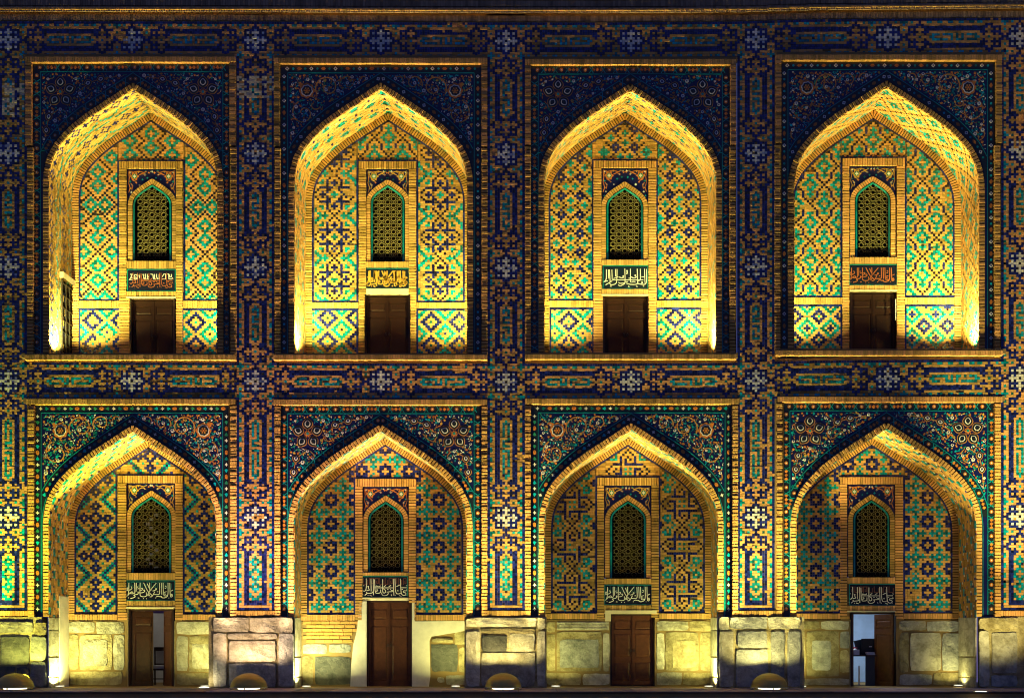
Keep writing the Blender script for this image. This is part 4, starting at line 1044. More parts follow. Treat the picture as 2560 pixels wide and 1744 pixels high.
        for u,v,c in ((26,-4,'W'),(12,22,'W'),(-6,22,'W'),(36,-9,'O'),(20,8,'T'),(32,4,'T'),(-11,13,'T'),(4,16,'O'),(-10,30,'Y'),(44,-12,'W'),(10,-11,'Y'),(-11,-10,'W'),(28,-13,'T'),(-8,40,'W'),(-12,50,'T')):
            x,y=ex+u*s_,ey+v; 
            if y+3<arch_y(ro_,x) and ix0+2<x<ix1-2 and y-3>iy: 
                r=rs.uniform(2,3.4); q=r*(.7+.3*np.cos(4*t_)); m.prism(np.stack([x+q*np.cos(t_),y+q*np.sin(t_)],1),d+.03,.005,c,rs.uniform(-1,1))
    for s_ in (1,-1):
        X=lambda u: ix0+u if s_==1 else ix1-u
        for pts in ([(4,4),(16,7),(30,4),(42,8),(50,4)],[(4,6),(6,20),(4,34),(8,46),(4,58)],[(30,14),(38,10),(48,14)],[(9,34),(14,40),(12,50)],[(6,8),(14,26),(22,30)]):
            qq=[(X(u),iy+v) for u,v in pts]; 
            qq=[c for c in qq if c[1]+2<arch_y(ro_,c[0])]
            if len(qq)>2: m.ribbon(qq,2.0,d+.03,.005,'O' if P['typ']=='B' else 'Y',rs.uniform(-.5,.5))
    add('window_flowers',m,wsp,kind='stuff')
    # --- inscription panel
    m=MB(); m.rects(i0,it,i1,ib,d+.012,.022,P.get('icode','I'),0); 
    for q in ((i0,it,i1,it+1.6),(i0,ib-1.6,i1,ib),(i0,it+1.6,i0+1.6,ib-1.6),(i1-1.6,it+1.6,i1,ib-1.6)): m.rects(*q,d+.012,.027,'T',-.2)
    io=add('inscription_panel',m,bwo)
    strokes,fx,fy,fX,fY=P['txt']; col=P.get('tcol','W'); m=MB()
    def tr(pts): return [(i0+(x-fx)/(fX-fx)*(i1-i0), it+(y-fy)/(fY-fy)*(ib-it)) for x,y in pts]
    for st in strokes:
        q=np.array(tr(st),float); 
        if len(q)>2:   # round the pen turns
            for _ in range(2):
                a=q[:-1]*.75+q[1:]*.25; b=q[:-1]*.25+q[1:]*.75; q=np.vstack([q[:1],np.stack([a,b],1).reshape(-1,2),q[-1:]])
        m.ribbon(q,P.get('tw',1.75),d-.01,.004,col,RNG.uniform(-.3,.3))
    add('inscription',m,io)
    if P.get('txt2'):
        st2,c2_=P['txt2']; m=MB()
        for st in st2: m.ribbon(tr(st),1.7,d-.0095,.003,c2_,RNG.uniform(-.5,.5))
        add('kufic_band',m,io,kind='stuff')
    # --- door
    dd=door(root,dx0+P.get('dj',(3,0))[0],dx1-P.get('dj',(3,0))[1],dy0+P.get('djt',2),dy1,d+.06,P.get('dstyle','two'),P.get('open_door'),'wood3' if up else 'wood')
    m=MB()
    for xx in (dx0,dx1): m.quads([W([xx]*2,[dy0,dy1],d+.012).tolist()+W([xx]*2,[dy1,dy0],d+.2).tolist()],P.get('jcode','C'))
    m.quads([[W(dx0,dy0,d+.012),W(dx1,dy0,d+.012),W(dx1,dy0,d+.2),W(dx0,dy0,d+.2)]],P.get('jcode','C')); 
    j0,j1=P.get('dj',(3,0)); 
    m.rects(dx0,dy0,dx1,dy0+P.get('djt',2),d+.16,.13,P.get('jcode','C'))
    if j0: m.rects(dx0,dy0,dx0+j0,dy1,d+.16,.12,P.get('jcode','C'))
    if j1: m.rects(dx1-j1,dy0,dx1,dy1,d+.16,.12,P.get('jcode','C'))
    add('door_jamb',m,root)
    if not P.get('open_door'):
        m=MB(); flat(m,dx0-2,dy0-2,dx1+2,dy1+2,d+.21,'X'); add('dark_backing',m,root)
    # --- lower zone
    if up:
        yb1=P['bd'][0]; m=MB()
        for xa,xb in ((bx-bh,wx0),(wx1,bx+bh)): brick_row(m,xa,xb,pbot+1,yb1-1,6.2,d+.012,.045,gap=1.0); m.rects(xa,pbot+1,xb,yb1-1,d+.012,.032,'M')
        add('brick_band',m,bwo,kind='stuff')
        m=MB(); a0,a1,e0,e1=P['bd'][1:5]; (cA,pA),(cB,pB)=P['dado']
        tile_panel(m,a0+4.5,a1-4.5,yb1+4.5,bot,PD(pA),cA[0],cA[1],p,d+.012); tile_panel(m,e0+4.5,e1-4.5,yb1+4.5,bot,PD(pB),cB[0],cB[1],p,d+.012)
        for xa,xb in ((a0,a1),(e0,e1)):
            brick_row(m,xa,xb,yb1,yb1+4.3,20,d+.012,.018,code='N',gap=.6)
            for q in (xa,xb-4.3): brick_row(m,q,q+4.3,yb1+4.6,bot,20,d+.012,.018,vertical=True,code='N',gap=.6)
        for xa,xb in ((wx0-.0,dx0),(dx1,wx1)): brick_row(m,xa+.3,xb-.3,dy0,bot,6.9,d+.012,.045,gap=1.9,vertical=True)
        add('dado_tile_panel',m,bwo,kind='stuff')
        # floor lamps behind the sill
        for s_,e_ in ((1,P['lamp'][0]),(-1,P['lamp'][1])):
            xj=cx-s_*(hw-24); base=W(xj,fy1-13,.0); X_=base[0]; z=float(W(cx,fy1-12.5,0)[2])
            m=MB(); bb=lambda xa,ya,za,xb,yb,zb:np.array([[[(xa,ya,za),(xb,ya,za),(xb,yb,za),(xa,yb,za)],[(xa,ya,zb),(xb,ya,zb),(xb,yb,zb),(xa,yb,zb)]]])
            m.boxes(bb(X_-.10,.08,z,X_+.10,.24,z+.07),'iron'); 
            m.quads([[(X_-.085,.095,z+.0725),(X_+.085,.095,z+.0725),(X_+.085,.225,z+.0725),(X_-.085,.225,z+.0725)]],'lens'); add('floor_lamp',m,root)
            area('lamp_light',(X_,.16,z+.085),(X_+s_*.14,.36,z+1.2),e_*1.55,P.get('lc_',(1,.93,.27)),.17,.12,root,115)
    else:
        m=MB()
        for xa,xb in ((bx-bh,wx0),(wx1,bx+bh)): brick_row(m,xa,xb,pbot+1,pbot+15,6.2,d+.012,.05,gap=1.0); m.rects(xa,pbot+1,xb,pbot+15,d+.012,.035,'M'); m.rects(xa,pbot+15,xb,pbot+17.5,d+.1,.09,'X')  # near-black strip paints the shade in the gap above the dado
        for xa,xb in ((wx0,dx0),(dx1,wx1)): brick_row(m,xa+.3,xb-.3,dy0+10,pbot+15,6.9,d+.012,.045,gap=1.9,vertical=True)
        add('brick_band',m,bwo,kind='stuff')
        m=MB(); 
        for xa,xb in ((bx-bh-3,dx0),(dx1,bx+bh+3)): m.rects(xa,pbot+17.5,xb,dy1+4,d+.1,.075,'sy')
        da=add('dado',m,root)
        for q in P['stones']:
            (a,t_,c,e,mm)=q[:5]; stone('stone',da,a,t_,c,e,d+.03,.04 if len(q)<6 else q[5],mm)
        for f in P.get('extra',()): f(root,da,d)
        # stone jambs of the arch
        for s_,xf,xb in ((1,cx-hw,bx-bh),(-1,cx+hw,bx+bh)):
            ys=[1541,1575,1640,1690,1719]; rr=random.Random(P['seed']+s_)
            m=MB(); A=W([xf,xb],[1541,1541],[0,d]); B=W([xf,xb],[1722,1722],[0,d]); m.quads([[A[0],A[1],B[1],B[0]]],'sy'); jo=add('stone_jamb',m,root)
            for y0_,y1_ in zip(ys[:-1],ys[1:]):
                y0_+=rr.uniform(-6,6) if y0_>1541 else 1
                m=MB(); f=lambda dd_,y: W(xf+(xb-xf)*dd_/d,y,dd_)
                c=[f(-.0,y0_+.8),f(d*.97,y0_+.8),f(d*.97,y1_-.8),f(-.0,y1_-.8)]; c=np.array(c); fr_=c.copy(); fr_[:,0]+=s_*.022
                fr_[0,2]-=.01; fr_[3,2]+=.01; m.boxes(np.stack([c,fr_])[None],'sl'); add('stone',m,jo)
        for lx,ly,tx,en,cl_ in P['gl']:
            X_=lx/100; m=MB(); t_=np.linspace(0,2*np.pi,20,endpoint=False)
            b_=np.stack([X_+.11*np.cos(t_),ly+.11*np.sin(t_),0*t_+.0],1); f_=b_.copy(); f_[:,2]=.035; 
            k=np.arange(20); m.quads(np.stack([b_[k],b_[(k+1)%20],f_[(k+1)%20],f_[k]],1),'steel'); m.poly(f_,'lensw'); add('floor_lamp',m,root)
            area('lamp_light',(X_,ly,.05),(X_*.8+tx/100*.2,ly+.10,1.2),en*1.9,cl_,.16,.16,root,155)
    return root
# ------------------------------------------------------------------ the eight niches
DN={'a':((3,4),(3,4),6,5,'N','T'),'b':((3,4),(3,4),6,5,'K','T'),'c':((2,3),(3,4),5,5,'+','T')}
bz=lambda y,d: YH+(y-YH)*D/(D+d)
dU,dL=1.44,1.2
UB=dict(up=True,d=dU,bbase=bz(891,dU),bbot=bz(891,dU))
LB=dict(up=False,d=dL,bbase=bz(1543,dL),bbot=bz(1721,dL))
def S1(i0,i1,j0,j1):
    d={}
    for b in range(-1,5):
        for a in range(i0//10-1,i1//10+2):
            x=a*10+(5 if b%2 else 0); y=2+b*6
            if b%2==0: ring(d,x,y,'N',(2,)); ring(d,x+5,y,'N',(0,1))
            else:
                for k in range(-4,5): d[(x+k,y-abs(k)//2)]='T'
                for k in range(-3,4): d[(x+5+k,y+2)]='T'
    return d
def S2(i0,i1,j0,j1):
    d={}
    for b in range(-1,6):
        for a in range(i0//14-1,i1//14+2):
            x=a*14+(7 if b%2 else 0); y=2+b*5
            for k in range(-2,3):
                d[(x+k,y)]='T'; 
                if abs(k)<2: d[(x+k,y+1)]=d[(x+k,y-1)]='T'
            d[(x+7,y)]=d[(x+7,y+1)]='N'; d[(x+4,y+2)]='O'; d[(x-4,y-2)]='O'
            for k in (5,9): d[(x+k,y+2)]='T'
    return d
def S3(i0,i1,j0,j1):
    d={}
    for b in range(-1,10):
        for a in range(i0//6-1,i1//6+2):
            x=a*6+(3 if b%2 else 0); y=1+b*3
            d[(x,y)]='T' if (a*2+b)%5<2 else 'N'; d[(x+1,y)]=d[(x,y)]
            if (a+b)%3==0: d[(x+3,y+1)]='V'
            if (a-b)%4==0: plus(d,x+3,y,'T')
    return d
def S4(i0,i1,j0,j1):
    d={}
    for b in range(-1,6):
        for a in range(i0//12-1,i1//12+2):
            x=a*12+(6 if b%2 else 0); y=3+b*6
            ring(d,x,y,'T',(1,2)); d[(x,y)]='O'; d[(x+3,y)]=d[(x-3,y)]='T'
            for k in range(0,4):
                for s,t in ((1,1),(1,-1),(-1,1),(-1,-1)): d[(x+6+s*k,y+t*k)]='V' if k%2 else 'K'
    return d
def S5(i0,i1,j0,j1):
    d={}
    for j in range(0,j1+1):
        for i in range(i0,i1+1):
            q=(i+2*((j//2)%3)*3)%9; e=(i*5+j*3)%7
            if q in (0,1,2) and (j//2)%2==0: d[(i,j)]='T'
            elif q==5 and e<4: d[(i,j)]='N'
            elif e==2 and q>5: d[(i,j)]='V'
            elif e==5 and q in (3,4): d[(i,j)]='W'
    return d
def mk(**k): return k
LUMU=(1,.66,.16)
NU=[
 mk(**UB,label='upper niche at far left, with black-dotted zigzags and a dark side doorway',frame=(67,591.5,147,903),fw=16,front=(332.6,222.6,211),back=(377.5,280,197.5),typ='B',bord='B',seed=1,soff=S1,
    win=(298.5,457.5,404),inner=(317.5,441,424),open=(331,430,459.6,652),ins=(319,439.5,673.5,728.5),door=(325,441,746,bz(891,dU)),pan=(190,298,752,459.5,560),pc=((245,629.6),(513,636)),pat=P1,lc=(378,300),
    bd=(771.5,197,303,454.5,575),dado=(((232.3,801),DN['a']),((490,806),DN['b'])),txt=(CU,70,100,1230,690),tcol='R',txt2=(KW,'W'),tw=1.5,lamp=(190,110),dj=(4,0),djt=3),
 mk(**UB,label='upper niche second from left, with dark crossed bars and a crumbled yellow inscription',frame=(686.3,1218.7,150,903),front=(952,222.6,216.5),back=(970.8,279.5,207.6),typ='A',bord='C',seed=2,soff=S2,
    win=(897,1041,404),inner=(916,1022,424),open=(926,1012.6,461,653.7),ins=(913,1023.6,671,721.5),door=(912,1026,736.7,bz(891,dU)),pan=(775,895.5,756,1041.5,1165),pc=((836.4,487),(1101,488)),pat=P2,lc=(971.6,344.7),lun=P4,
    bd=(772,756,895.5,1041.5,1180),dado=(((819,853.5),DN['b']),((1078,805),DN['a'])),txt=(CU+CQ[:14],70,140,1245,640),tcol='Y',tw=3.2,icode='D',lamp=(190,150),lint='p',dj=(0,0),djt=2),
 mk(**UB,label='upper niche third from left, with small turquoise crosses and white inscription',frame=(1312.3,1839,153,901.5),front=(1575.5,225,215),back=(1562.5,279.5,207.5),typ='B',bord='B',seed=3,soff=S3,
    win=(1483,1641,402.6),inner=(1503.7,1620.5,422),open=(1514.7,1608.8,467,649),ins=(1507,1620,664.7,722.5),door=(1507,1621,739.5,bz(889,dU)),pan=(1370,1484,751.5,1640,1757),pc=((1426.4,513.9),(1698,511)),pat=P3,lc=(1562.7,346),
    bd=(769.5,1374,1485,1640,1776),dado=(((1421.6,803.6),DN['a']),((1688,794),DN['a'])),txt=(C3,115,155,1160,675),icode='D',lamp=(120,190),dj=(0,0)),
 mk(**UB,label='upper niche at far right, with turquoise rings and short dark bars',frame=(1936.5,2501.5,142,892),front=(2216.3,217.5,231.7),back=(2183.5,274.7,219.5),typ='A',bord='C',seed=4,soff=S4,
    win=(2105.5,2261,396),inner=(2122.6,2241,417),open=(2137,2227,453,642.6),ins=(2122.6,2242,661.5,713),door=(2122.6,2241,729,bz(880,dU)),pan=(1978,2105,743.6,2261.5,2388),pc=((2060.5,509.7),(2305.7,500.5)),pat=P4,lc=(2183,350),
    bd=(762,1980,2105,2261.5,2404),dado=(((2046.8,791),DN['c']),((2309.3,815.3),((2,3),(3,4),5,5,'+','T'))),txt=(CQ,110,130,1245,630),tcol='R',tw=2.0,lamp=(110,200),dj=(0,0)),
]
def plaster_pier(root,da,d):
    m=MB(); a=W([122+(170-122)*.5,170.5],[1490,1490],[d*.5,d*.985]); A=[]
    x0,x1=a[0,0],a[1,0]; y0,y1=a[0,1],a[1,1]; zt=float(W(150,1490,.9)[2])
    m.boxes(np.array([[[(x0-.1,y0,-.05),(x1+.02,y0,-.05),(x1+.02,y1,-.05),(x0-.1,y1,-.05)],[(x0-.1,y0,zt),(x1+.02,y0,zt),(x1+.02,y1,zt),(x0-.1,y1,zt)]]]),'P')
    add('plaster_pier',m,root)
def plaster_jambs(root,da,d):
    m=MB(); m.prism([(900,1502),(917,1502),(917,1722),(876,1722),(879,1660),(884,1610),(893,1575)],d+.03,.055,'P'); add('plaster_patch',m,da)
    m=MB(); m.prism([(1031,1497),(1037,1497),(1037,1552),(1164,1551),(1164,1575),(1140,1580),(1079,1590),(1074,1600),(1076,1690),(1071,1722),(1031,1722)],d+.03,.055,'P'); add('plaster_patch',m,da)
    # brick patching over the left stones
    m=MB(); m.rects(757,1550,895,1606,d+.03,.03,'M'); bm=add('brick_patch',m,da); rr=random.Random(3)
    for k in range(6):
        y0=1551+k*9.2; x=757+(k%2)*9
        while x<890-k*3.5:
            l=rr.uniform(20,27); 
            w_=W(x+l/2,y0+4.2,d-.02); me=brick_mesh('patch_brick',l/100*.97*1.04,.077,.05,M['B'],.006); inst('brick',me,bm,w_,(rr.uniform(-.03,.03),rr.uniform(-.01,.01),rr.uniform(-.02,.02)))
            x+=l
def white_surround(root,da,d):
    m=MB(); m.rects(1512,1525,1640,1533.5,d+.1,.15,'C'); 
    m.rects(1512,1533.5,1526,1552,d+.1,.145,'C'); add('door_hood',m,root)
    m=MB(); m.rects(1392,1553,1522,1574,d+.03,.03,'sl'); 
    for r in range(3):
        for k in range(17):
            x=1396+k*7.4+(r%2)*3.7; y=1557+r*6.4; t_=np.linspace(0,2*np.pi,7)[:-1]; m.prism([(x+3*math.cos(q),y+2.6*math.sin(q)) for q in t_],d,.02,'sl')
    add('carved_frieze',m,da)
def room(root, x0,x1,d, code, power, col, z1=2.6, depth=2.3, lx=.5):
    X0=float(W(x0,0,d)[0])-1.0; X1=float(W(x1,0,d)[0])+.9; a=d+.22; b=d+depth
    m=MB(); z0=-.03
    m.quads([[(X0,b,z0),(X1,b,z0),(X1,b,z1),(X0,b,z1)],[(X0,a,z0),(X0,b,z0),(X0,b,z1),(X0,a,z1)],[(X1,a,z0),(X1,b,z0),(X1,b,z1),(X1,a,z1)],[(X0,a,z1),(X1,a,z1),(X1,b,z1),(X0,b,z1)]],code)
    m.quads([[(X0,a-.2,z0+.004),(X1,a-.2,z0+.004),(X1,b,z0+.004),(X0,b,z0+.004)]],'wood2')
    o=add('room',m,root)
    c=(X0+(X1-X0)*lx,a+.9,z1-.25); g=MB(); t_=np.linspace(0,2*np.pi,13)[:-1]
    g.poly([(c[0]+.14*math.cos(q),c[1]+.14*math.sin(q),c[2]+.1) for q in t_],'lens'); add('ceiling_lamp',g,o)
    area('ceiling_light',(c[0],c[1],c[2]+.08),(c[0],c[1]+.3,0),power,col,.3,.3,root)
NL=[
 mk(**LB,label='lower niche at far left, its brown door ajar with a chair showing inside',frame=(68.5,591.5,999,1541),fw=16.5,front=(331,1078,209.5),back=(371,1098,200.5),typ='A',bord='A',seed=11,soff=S5,
    win=(295,458,1188),inner=(317,439,1208),open=(327.5,429,1239,1430),ins=(311.5,438.5,1450,1500),door=(319,438,1519.5,bz(1721,dL)),pan=(183,293.5,1534,457.5,562),pc=((240,1294.8),(511,1295)),pat=P5,lc=(376,1140),
    txt=(CQ,70,150,1245,605),txt2=(kufic(3),'t'),lit=True,open_door=(.63,-.9),dj=(5,0),djt=2,
    stones=[(171,1553,239,1581,'sl'),(241,1553,311,1584,'sl'),(172,1585,198,1673,'sy'),(200,1585,282,1674,'sy'),(208,1598,270,1664,'sl',.062),(284,1586,312,1674,'sl'),(176,1677,306,1711,'sy'),(442,1553,532,1585,'sl'),(442,1588,471,1676,'sl'),(473,1589,534,1678,'sy'),(481,1608,534,1670,'sl',.062),(442,1681,534,1711,'sy')],
    extra=[plaster_pier],gl=[(141,.22,185,75,(1,.95,.28)),(505,.25,470,34,(1,.95,.28))]),
 mk(**LB,label='lower niche whose closed door stands in white plastered jambs, second from left',frame=(686,1218.5,1000.5,1541),front=(951,1076,216),back=(963,1092,211),typ='B',bord='B',seed=12,soff=S5,
    win=(888,1040.5,1196),inner=(907,1022,1217),open=(919.5,1009.4,1251.5,1428.6),ins=(905,1019.5,1439.5,1492),door=(905,1036,1496.5,bz(1721,dL)),pan=(765,889,1535,1037,1156),pc=((828,1308.6),(1097,1308)),pat=P6,lc=(963.6,1178),
    txt=(CU,100,140,1175,620),txt2=(kufic(5),'v'),lint='p',dj=(12,5),djt=4,jcode='P',
    stones=[(757,1609,818,1634,'sg'),(822,1609,878,1631,'sg'),(756,1638,783,1711,'sy'),(787,1640,878,1711,'sd'),(1080,1594,1134,1605,'sy',.075),(1136,1576,1165,1612,'sy'),(1078,1609,1145,1678,'sd'),(1147,1616,1165,1680,'sy'),(1092,1690,1112,1706,'sl'),(1114,1686,1165,1711,'sl')],
    extra=[plaster_jambs],gl=[(762,.22,800,80,(1,.96,.36)),(1138,.25,1110,34,(1,.96,.28))]),
 mk(**LB,label='lower niche with dark interlocking key meanders beside the window, third from left',frame=(1312.3,1845.8,998.5,1541),front=(1577.8,1073,216.7),back=(1570,1092,208),typ='A',bord='A',seed=13,soff=S5,
    win=(1492.5,1647,1193),inner=(1510,1628,1214),open=(1524,1616,1250,1444),ins=(1511,1629.7,1460.5,1511),door=(1525,1637,1533,bz(1716,dL)),pan=(1372,1492.5,1531.5,1646.4,1764),pc=((1430.6,1367),(1704.7,1365)),pat=P7,lc=(1570,1178),
    txt=(CQ,95,150,1235,620),txt2=(kufic(8),'t'),dj=(0,0),djt=1,dstyle='three',
    stones=[(1366,1553,1388,1580,'sy'),(1366,1584,1389,1676,'sy'),(1391,1578,1505,1677,'sy'),(1399,1597,1497,1668,'sg',.06),(1507,1581,1524,1678,'sl'),(1366,1680,1453,1711,'sy'),(1456,1682,1524,1711,'sl'),(1641,1551,1721,1576,'sl'),(1723,1551,1780,1577,'sy'),(1641,1580,1661,1673,'sl'),(1663,1579,1747,1676,'sy'),(1680,1600,1739,1668,'sy',.06),(1749,1580,1781,1676,'sy'),(1641,1679,1705,1711,'sl'),(1707,1680,1781,1711,'sy')],
    extra=[white_surround],gl=[(1776,.22,1740,70,(1,.96,.28)),(1390,.25,1420,24,(1,.95,.28))]),
 mk(**LB,label='lower niche at far right, its open door showing a pale blue room',frame=(1941.5,2502.5,993.5,1541),front=(2216,1070.5,225.2),back=(2179.2,1092,217.8),typ='B',bord='B',seed=14,soff=S5,
    win=(2099,2257,1191.5),inner=(2117,2237,1211),open=(2132,2225,1248,1441),ins=(2122.5,2239.6,1459,1512),door=(2124,2240.5,1529,bz(1721,dL)),pan=(1985,2106,1531.5,2257.6,2384),pc=((2039.7,1366.7),(2318.6,1362)),pat=P6,lc=(2179,1160),
    txt=(CU,115,125,1220,630),txt2=(kufic(9),'v'),open_door=(1.5,-.9),dj=(0,0),djt=1,jcode='wood2',
    stones=[(1990,1551,2049,1572,'sy'),(2051,1551,2122,1573,'sl'),(1990,1576,2013,1680,'sy'),(2015,1576,2097,1690,'sy'),(2028,1600,2077,1675,'sg',.062),(2099,1577,2123,1620,'sg'),(2099,1623,2123,1680,'sy'),(1990,1694,2123,1711,'sl'),(2247,1551,2314,1575,'sl'),(2316,1551,2399,1578,'sg'),(2248,1579,2271,1680,'sy'),(2274,1580,2352,1676,'sl'),(2354,1581,2399,1676,'sg'),(2248,1684,2330,1711,'sg'),(2332,1680,2399,1711,'sy')],
    gl=[(2010,.22,2040,44,(1,.95,.28)),(2425,.75,2395,7,(1,.9,.3))]),
]
niches=[niche(p) for p in NU]+[niche(p) for p in NL]
# side doorway with an iron grille in the left jamb of the first upper niche
def side_door():
    root=niches[0]; m=MB(); f=lambda x,y,dd: W(x,y,dd)
    x0,x1=121.6,180; d0,d1=.74,1.42
    xf=lambda dd:(x0+(x1-x0)*dd/dU)
    q=[f(xf(d0),735,d0),f(xf(d1),718,d1),f(xf(d1),bz(891,d1),d1),f(xf(d0),bz(891,d0),d0)]; q=np.array(q); q[0,2]=q[1,2]; q[:,0]+=.020; m.quads(q[None],'X')
    o=add('side_doorway',m,root)
    m=MB()
    zt,zb=q[1,2],q[2,2]
    for t in np.linspace(0,1,4):
        p=q[0]*(1-t)+q[1]*t; m.boxes(np.array([[[(p[0],p[1]-.012,zb),(p[0]+.03,p[1]-.012,zb),(p[0]+.03,p[1]+.012,zb),(p[0],p[1]+.012,zb)],[(p[0],p[1]-.012,zt),(p[0]+.03,p[1]-.012,zt),(p[0]+.03,p[1]+.012,zt),(p[0],p[1]+.012,zt)]]]),'iron')
    for z in np.linspace(zb+.2,zt-.1,7):
        a,b=q[0],q[1]; m.boxes(np.array([[[(a[0],a[1],z-.01),(a[0]+.03,a[1],z-.01),(b[0]+.03,b[1],z-.01),(b[0],b[1],z-.01)],[(a[0],a[1],z+.01),(a[0]+.03,a[1],z+.01),(b[0]+.03,b[1],z+.01),(b[0],b[1],z+.01)]]]),'iron')
    add('iron_grille',m,o)
    m=MB(); a,b=q[0],q[1]; m.boxes(np.array([[[(a[0]-.02,a[1]-.1,zt),(b[0]-.02,b[1],zt),(b[0]+.09,b[1],zt),(a[0]+.09,a[1]-.1,zt)],[(a[0]-.02,a[1]-.1,zt+.16),(b[0]-.02,b[1],zt+.16),(b[0]+.09,b[1],zt+.16),(a[0]+.09,a[1]-.1,zt+.16)]]]),'C'); add('lintel',m,o)
side_door()
# thin pale tube beside the door of the last upper niche
m=MB(); p=W(2239,800,dU-.08); pt=W(2240,748,dU-.08); t_=np.linspace(0,2*np.pi,9)[:-1]
b_=np.stack([p[0]+.012*np.cos(t_),p[1]+.012*np.sin(t_),0*t_+p[2]],1); f_=b_.copy(); f_[:,2]=pt[2]; k=np.arange(8); m.quads(np.stack([b_[k],b_[(k+1)%8],f_[(k+1)%8],f_[k]],1),'paper'); m.poly(f_,'paper'); m.poly(b_[::-1],'paper')
add('pale_tube',m,niches[3])
# rooms behind the two open doors
room(niches[4],319,438,dL,'wallw',26,(1,.93,.85),z1=5.0,depth=2.6,lx=.45)
room(niches[7],2124,2240,dL,'wallb',55,(.80,.90,1),depth=3.0,lx=.4)
# ------------------------------------------------------------------ things inside the rooms
def bx(m,x0,y0,z0,x1,y1,z1,c,t=0):
    m.boxes(np.array([[[(x0,y0,z0),(x1,y0,z0),(x1,y1,z0),(x0,y1,z0)],[(x0,y0,z1),(x1,y0,z1),(x1,y1,z1),(x0,y1,z1)]]]),c,t)
    m.quads([[(x0,y0,z0),(x0,y1,z0),(x1,y1,z0),(x1,y0,z0)]],c,t)
def chair():
    d=dL+.75; p=W(392,1660,d); x=float(p[0]); y=d; z=-.026
    r=empty('chair',(x,y,z)); tag(r,'dark wooden chair with pale upholstered seat and back inside the ajar doorway','chair')
    w_=.40
    for nm,xx,yy,h in (('leg',-.2,0,.45),('leg',.17,0,.45),('leg',-.2,.4,.98),('leg',.17,.4,.98)):
        m=MB(); bx(m,x+xx,y+yy,z,x+xx+.035,y+yy+.035,z+h,'wood2'); add(nm,m,r)
    m=MB(); bx(m,x-.2,y-.01,z+.40,x+.205,y+.435,z+.45,'wood2'); add('seat_frame',m,r)
    m=MB(); bx(m,x-.19,y,z+.452,x+.195,y+.40,z+.50,'cloth',.4); bx(m,x-.17,y+.02,z+.502,x+.175,y+.38,z+.53,'cloth',.4); add('seat',m,r)
    m=MB(); bx(m,x-.14,y+.395,z+.58,x+.145,y+.43,z+.92,'cloth'); add('backrest',m,r)
    m=MB(); bx(m,x-.2,y+.39,z+.92,x+.205,y+.44,z+1.02,'wood2'); bx(m,x-.2,y+.40,z+.54,x+.205,y+.435,z+.58,'wood2'); add('back_rail',m,r)
    m=MB(); bx(m,x-.2,y+.015,z+.16,x+.205,y+.035,z+.19,'wood2'); add('stretcher',m,r)
chair()
m=MB(); q=W([372,405],[1523,1532],dL+1.4); bx(m,q[0,0]-.1,dL+1.4,q[1,2],q[1,0]+.2,dL+1.45,q[0,2],'violet'); o=add('valance',m); tag(o,'strip of violet cloth across the top of the ajar doorway','valance')
def desk():
    d=dL+.55; p=W(2168,1636,d); x=float(p[0]); z=float(p[2]); y=d
    r=empty('desk',(x,y,-.026)); tag(r,'dark desk filling the lower half of the open doorway','desk')
    m=MB(); bx(m,x-.55,y-.03,z-.035,x+.7,y+.6,z,'wood2'); add('desk_top',m,r)
    m=MB(); bx(m,x-.04,y,-.026,x+.68,y+.03,z-.036,'ink'); add('front_panel',m,r)
    m=MB(); bx(m,x-.50,y+.05,-.026,x-.44,y+.55,z-.036,'wood2'); add('side_panel',m,r)
    m=MB(); bx(m,x-.17,y+.2,-.026,x-.13,y+.24,z-.3,'steel'); add('leg',m,r)
    # open laptop seen from behind
    c=empty('laptop',(x+.1,y+.2,z)); tag(c,'black laptop seen from behind on the desk in the open doorway','laptop')
    m=MB(); bx(m,x-.10,y+.15,z,x+.34,y+.45,z+.02,'ink'); add('base',m,c)
    m=MB(); A=np.array([(x-.12,y+.14,z+.015),(x+.38,y+.14,z+.015),(x+.40,y+.02,z+.43),(x-.15,y+.02,z+.43)]); B=A+np.array([0,.02,.004]); m.boxes(np.stack([B,A])[None],'ink'); m.quads(B[None],'ink'); add('screen',m,c)
    m=MB(); lg=np.array([(x+.07,y+.072,z+.21),(x+.15,y+.072,z+.21),(x+.15,y+.066,z+.235),(x+.07,y+.066,z+.235)]); m.quads(lg[None],'paper'); add('badge',m,c)
    f=empty('folder',(x-.25,y+.2,z)); tag(f,'dark file folder leaning beside the laptop in the open doorway','folder')
    m=MB(); A=np.array([(x-.20,y+.20,z+.005),(x-.02,y+.22,z+.005),(x-.06,y+.16,z+.42),(x-.32,y+.14,z+.37)]); m.boxes(np.stack([A+np.array([0,.02,0]),A])[None],'ink',1); add('cover',m,f)
    g=MB(); t_=np.linspace(0,2*np.pi,10)[:-1]
    g2=[(x-.30+.10*math.cos(q)*(1+.2*math.sin(3*q)),y+.06+.02*math.sin(2*q),z+.09+.085*math.sin(q)) for q in t_]; g.boxes(np.stack([np.array(g2)[[0,2,4,6]]+np.array([0,.08,0]),np.array(g2)[[0,2,4,6]]])[None],'paper'); 
    bx(g,x-.40,y+.02,z+.0,x-.2,y+.12,z+.14,'paper'); o=add('white_bag',g); tag(o,'small white bag at the left end of the desk','bag')
    g=MB(); bx(g,x-.42,y+.14,z,x-.22,y+.3,z+.21,'pink'); o=add('pink_box',g); tag(o,'pink box behind the white bag on the desk','box')
    g=MB(); 
    for k in range(5): bx(g,x+.0+RNG.uniform(-.03,.03),y-.01+k*.005,z+.001+k*.016,x+.36+RNG.uniform(-.05,.05),y+.1,z+.014+k*.016,'paper',RNG.uniform(-1,1))
    o=add('paper_pile',g); tag(o,'loose papers lying in front of the laptop','papers')
desk()
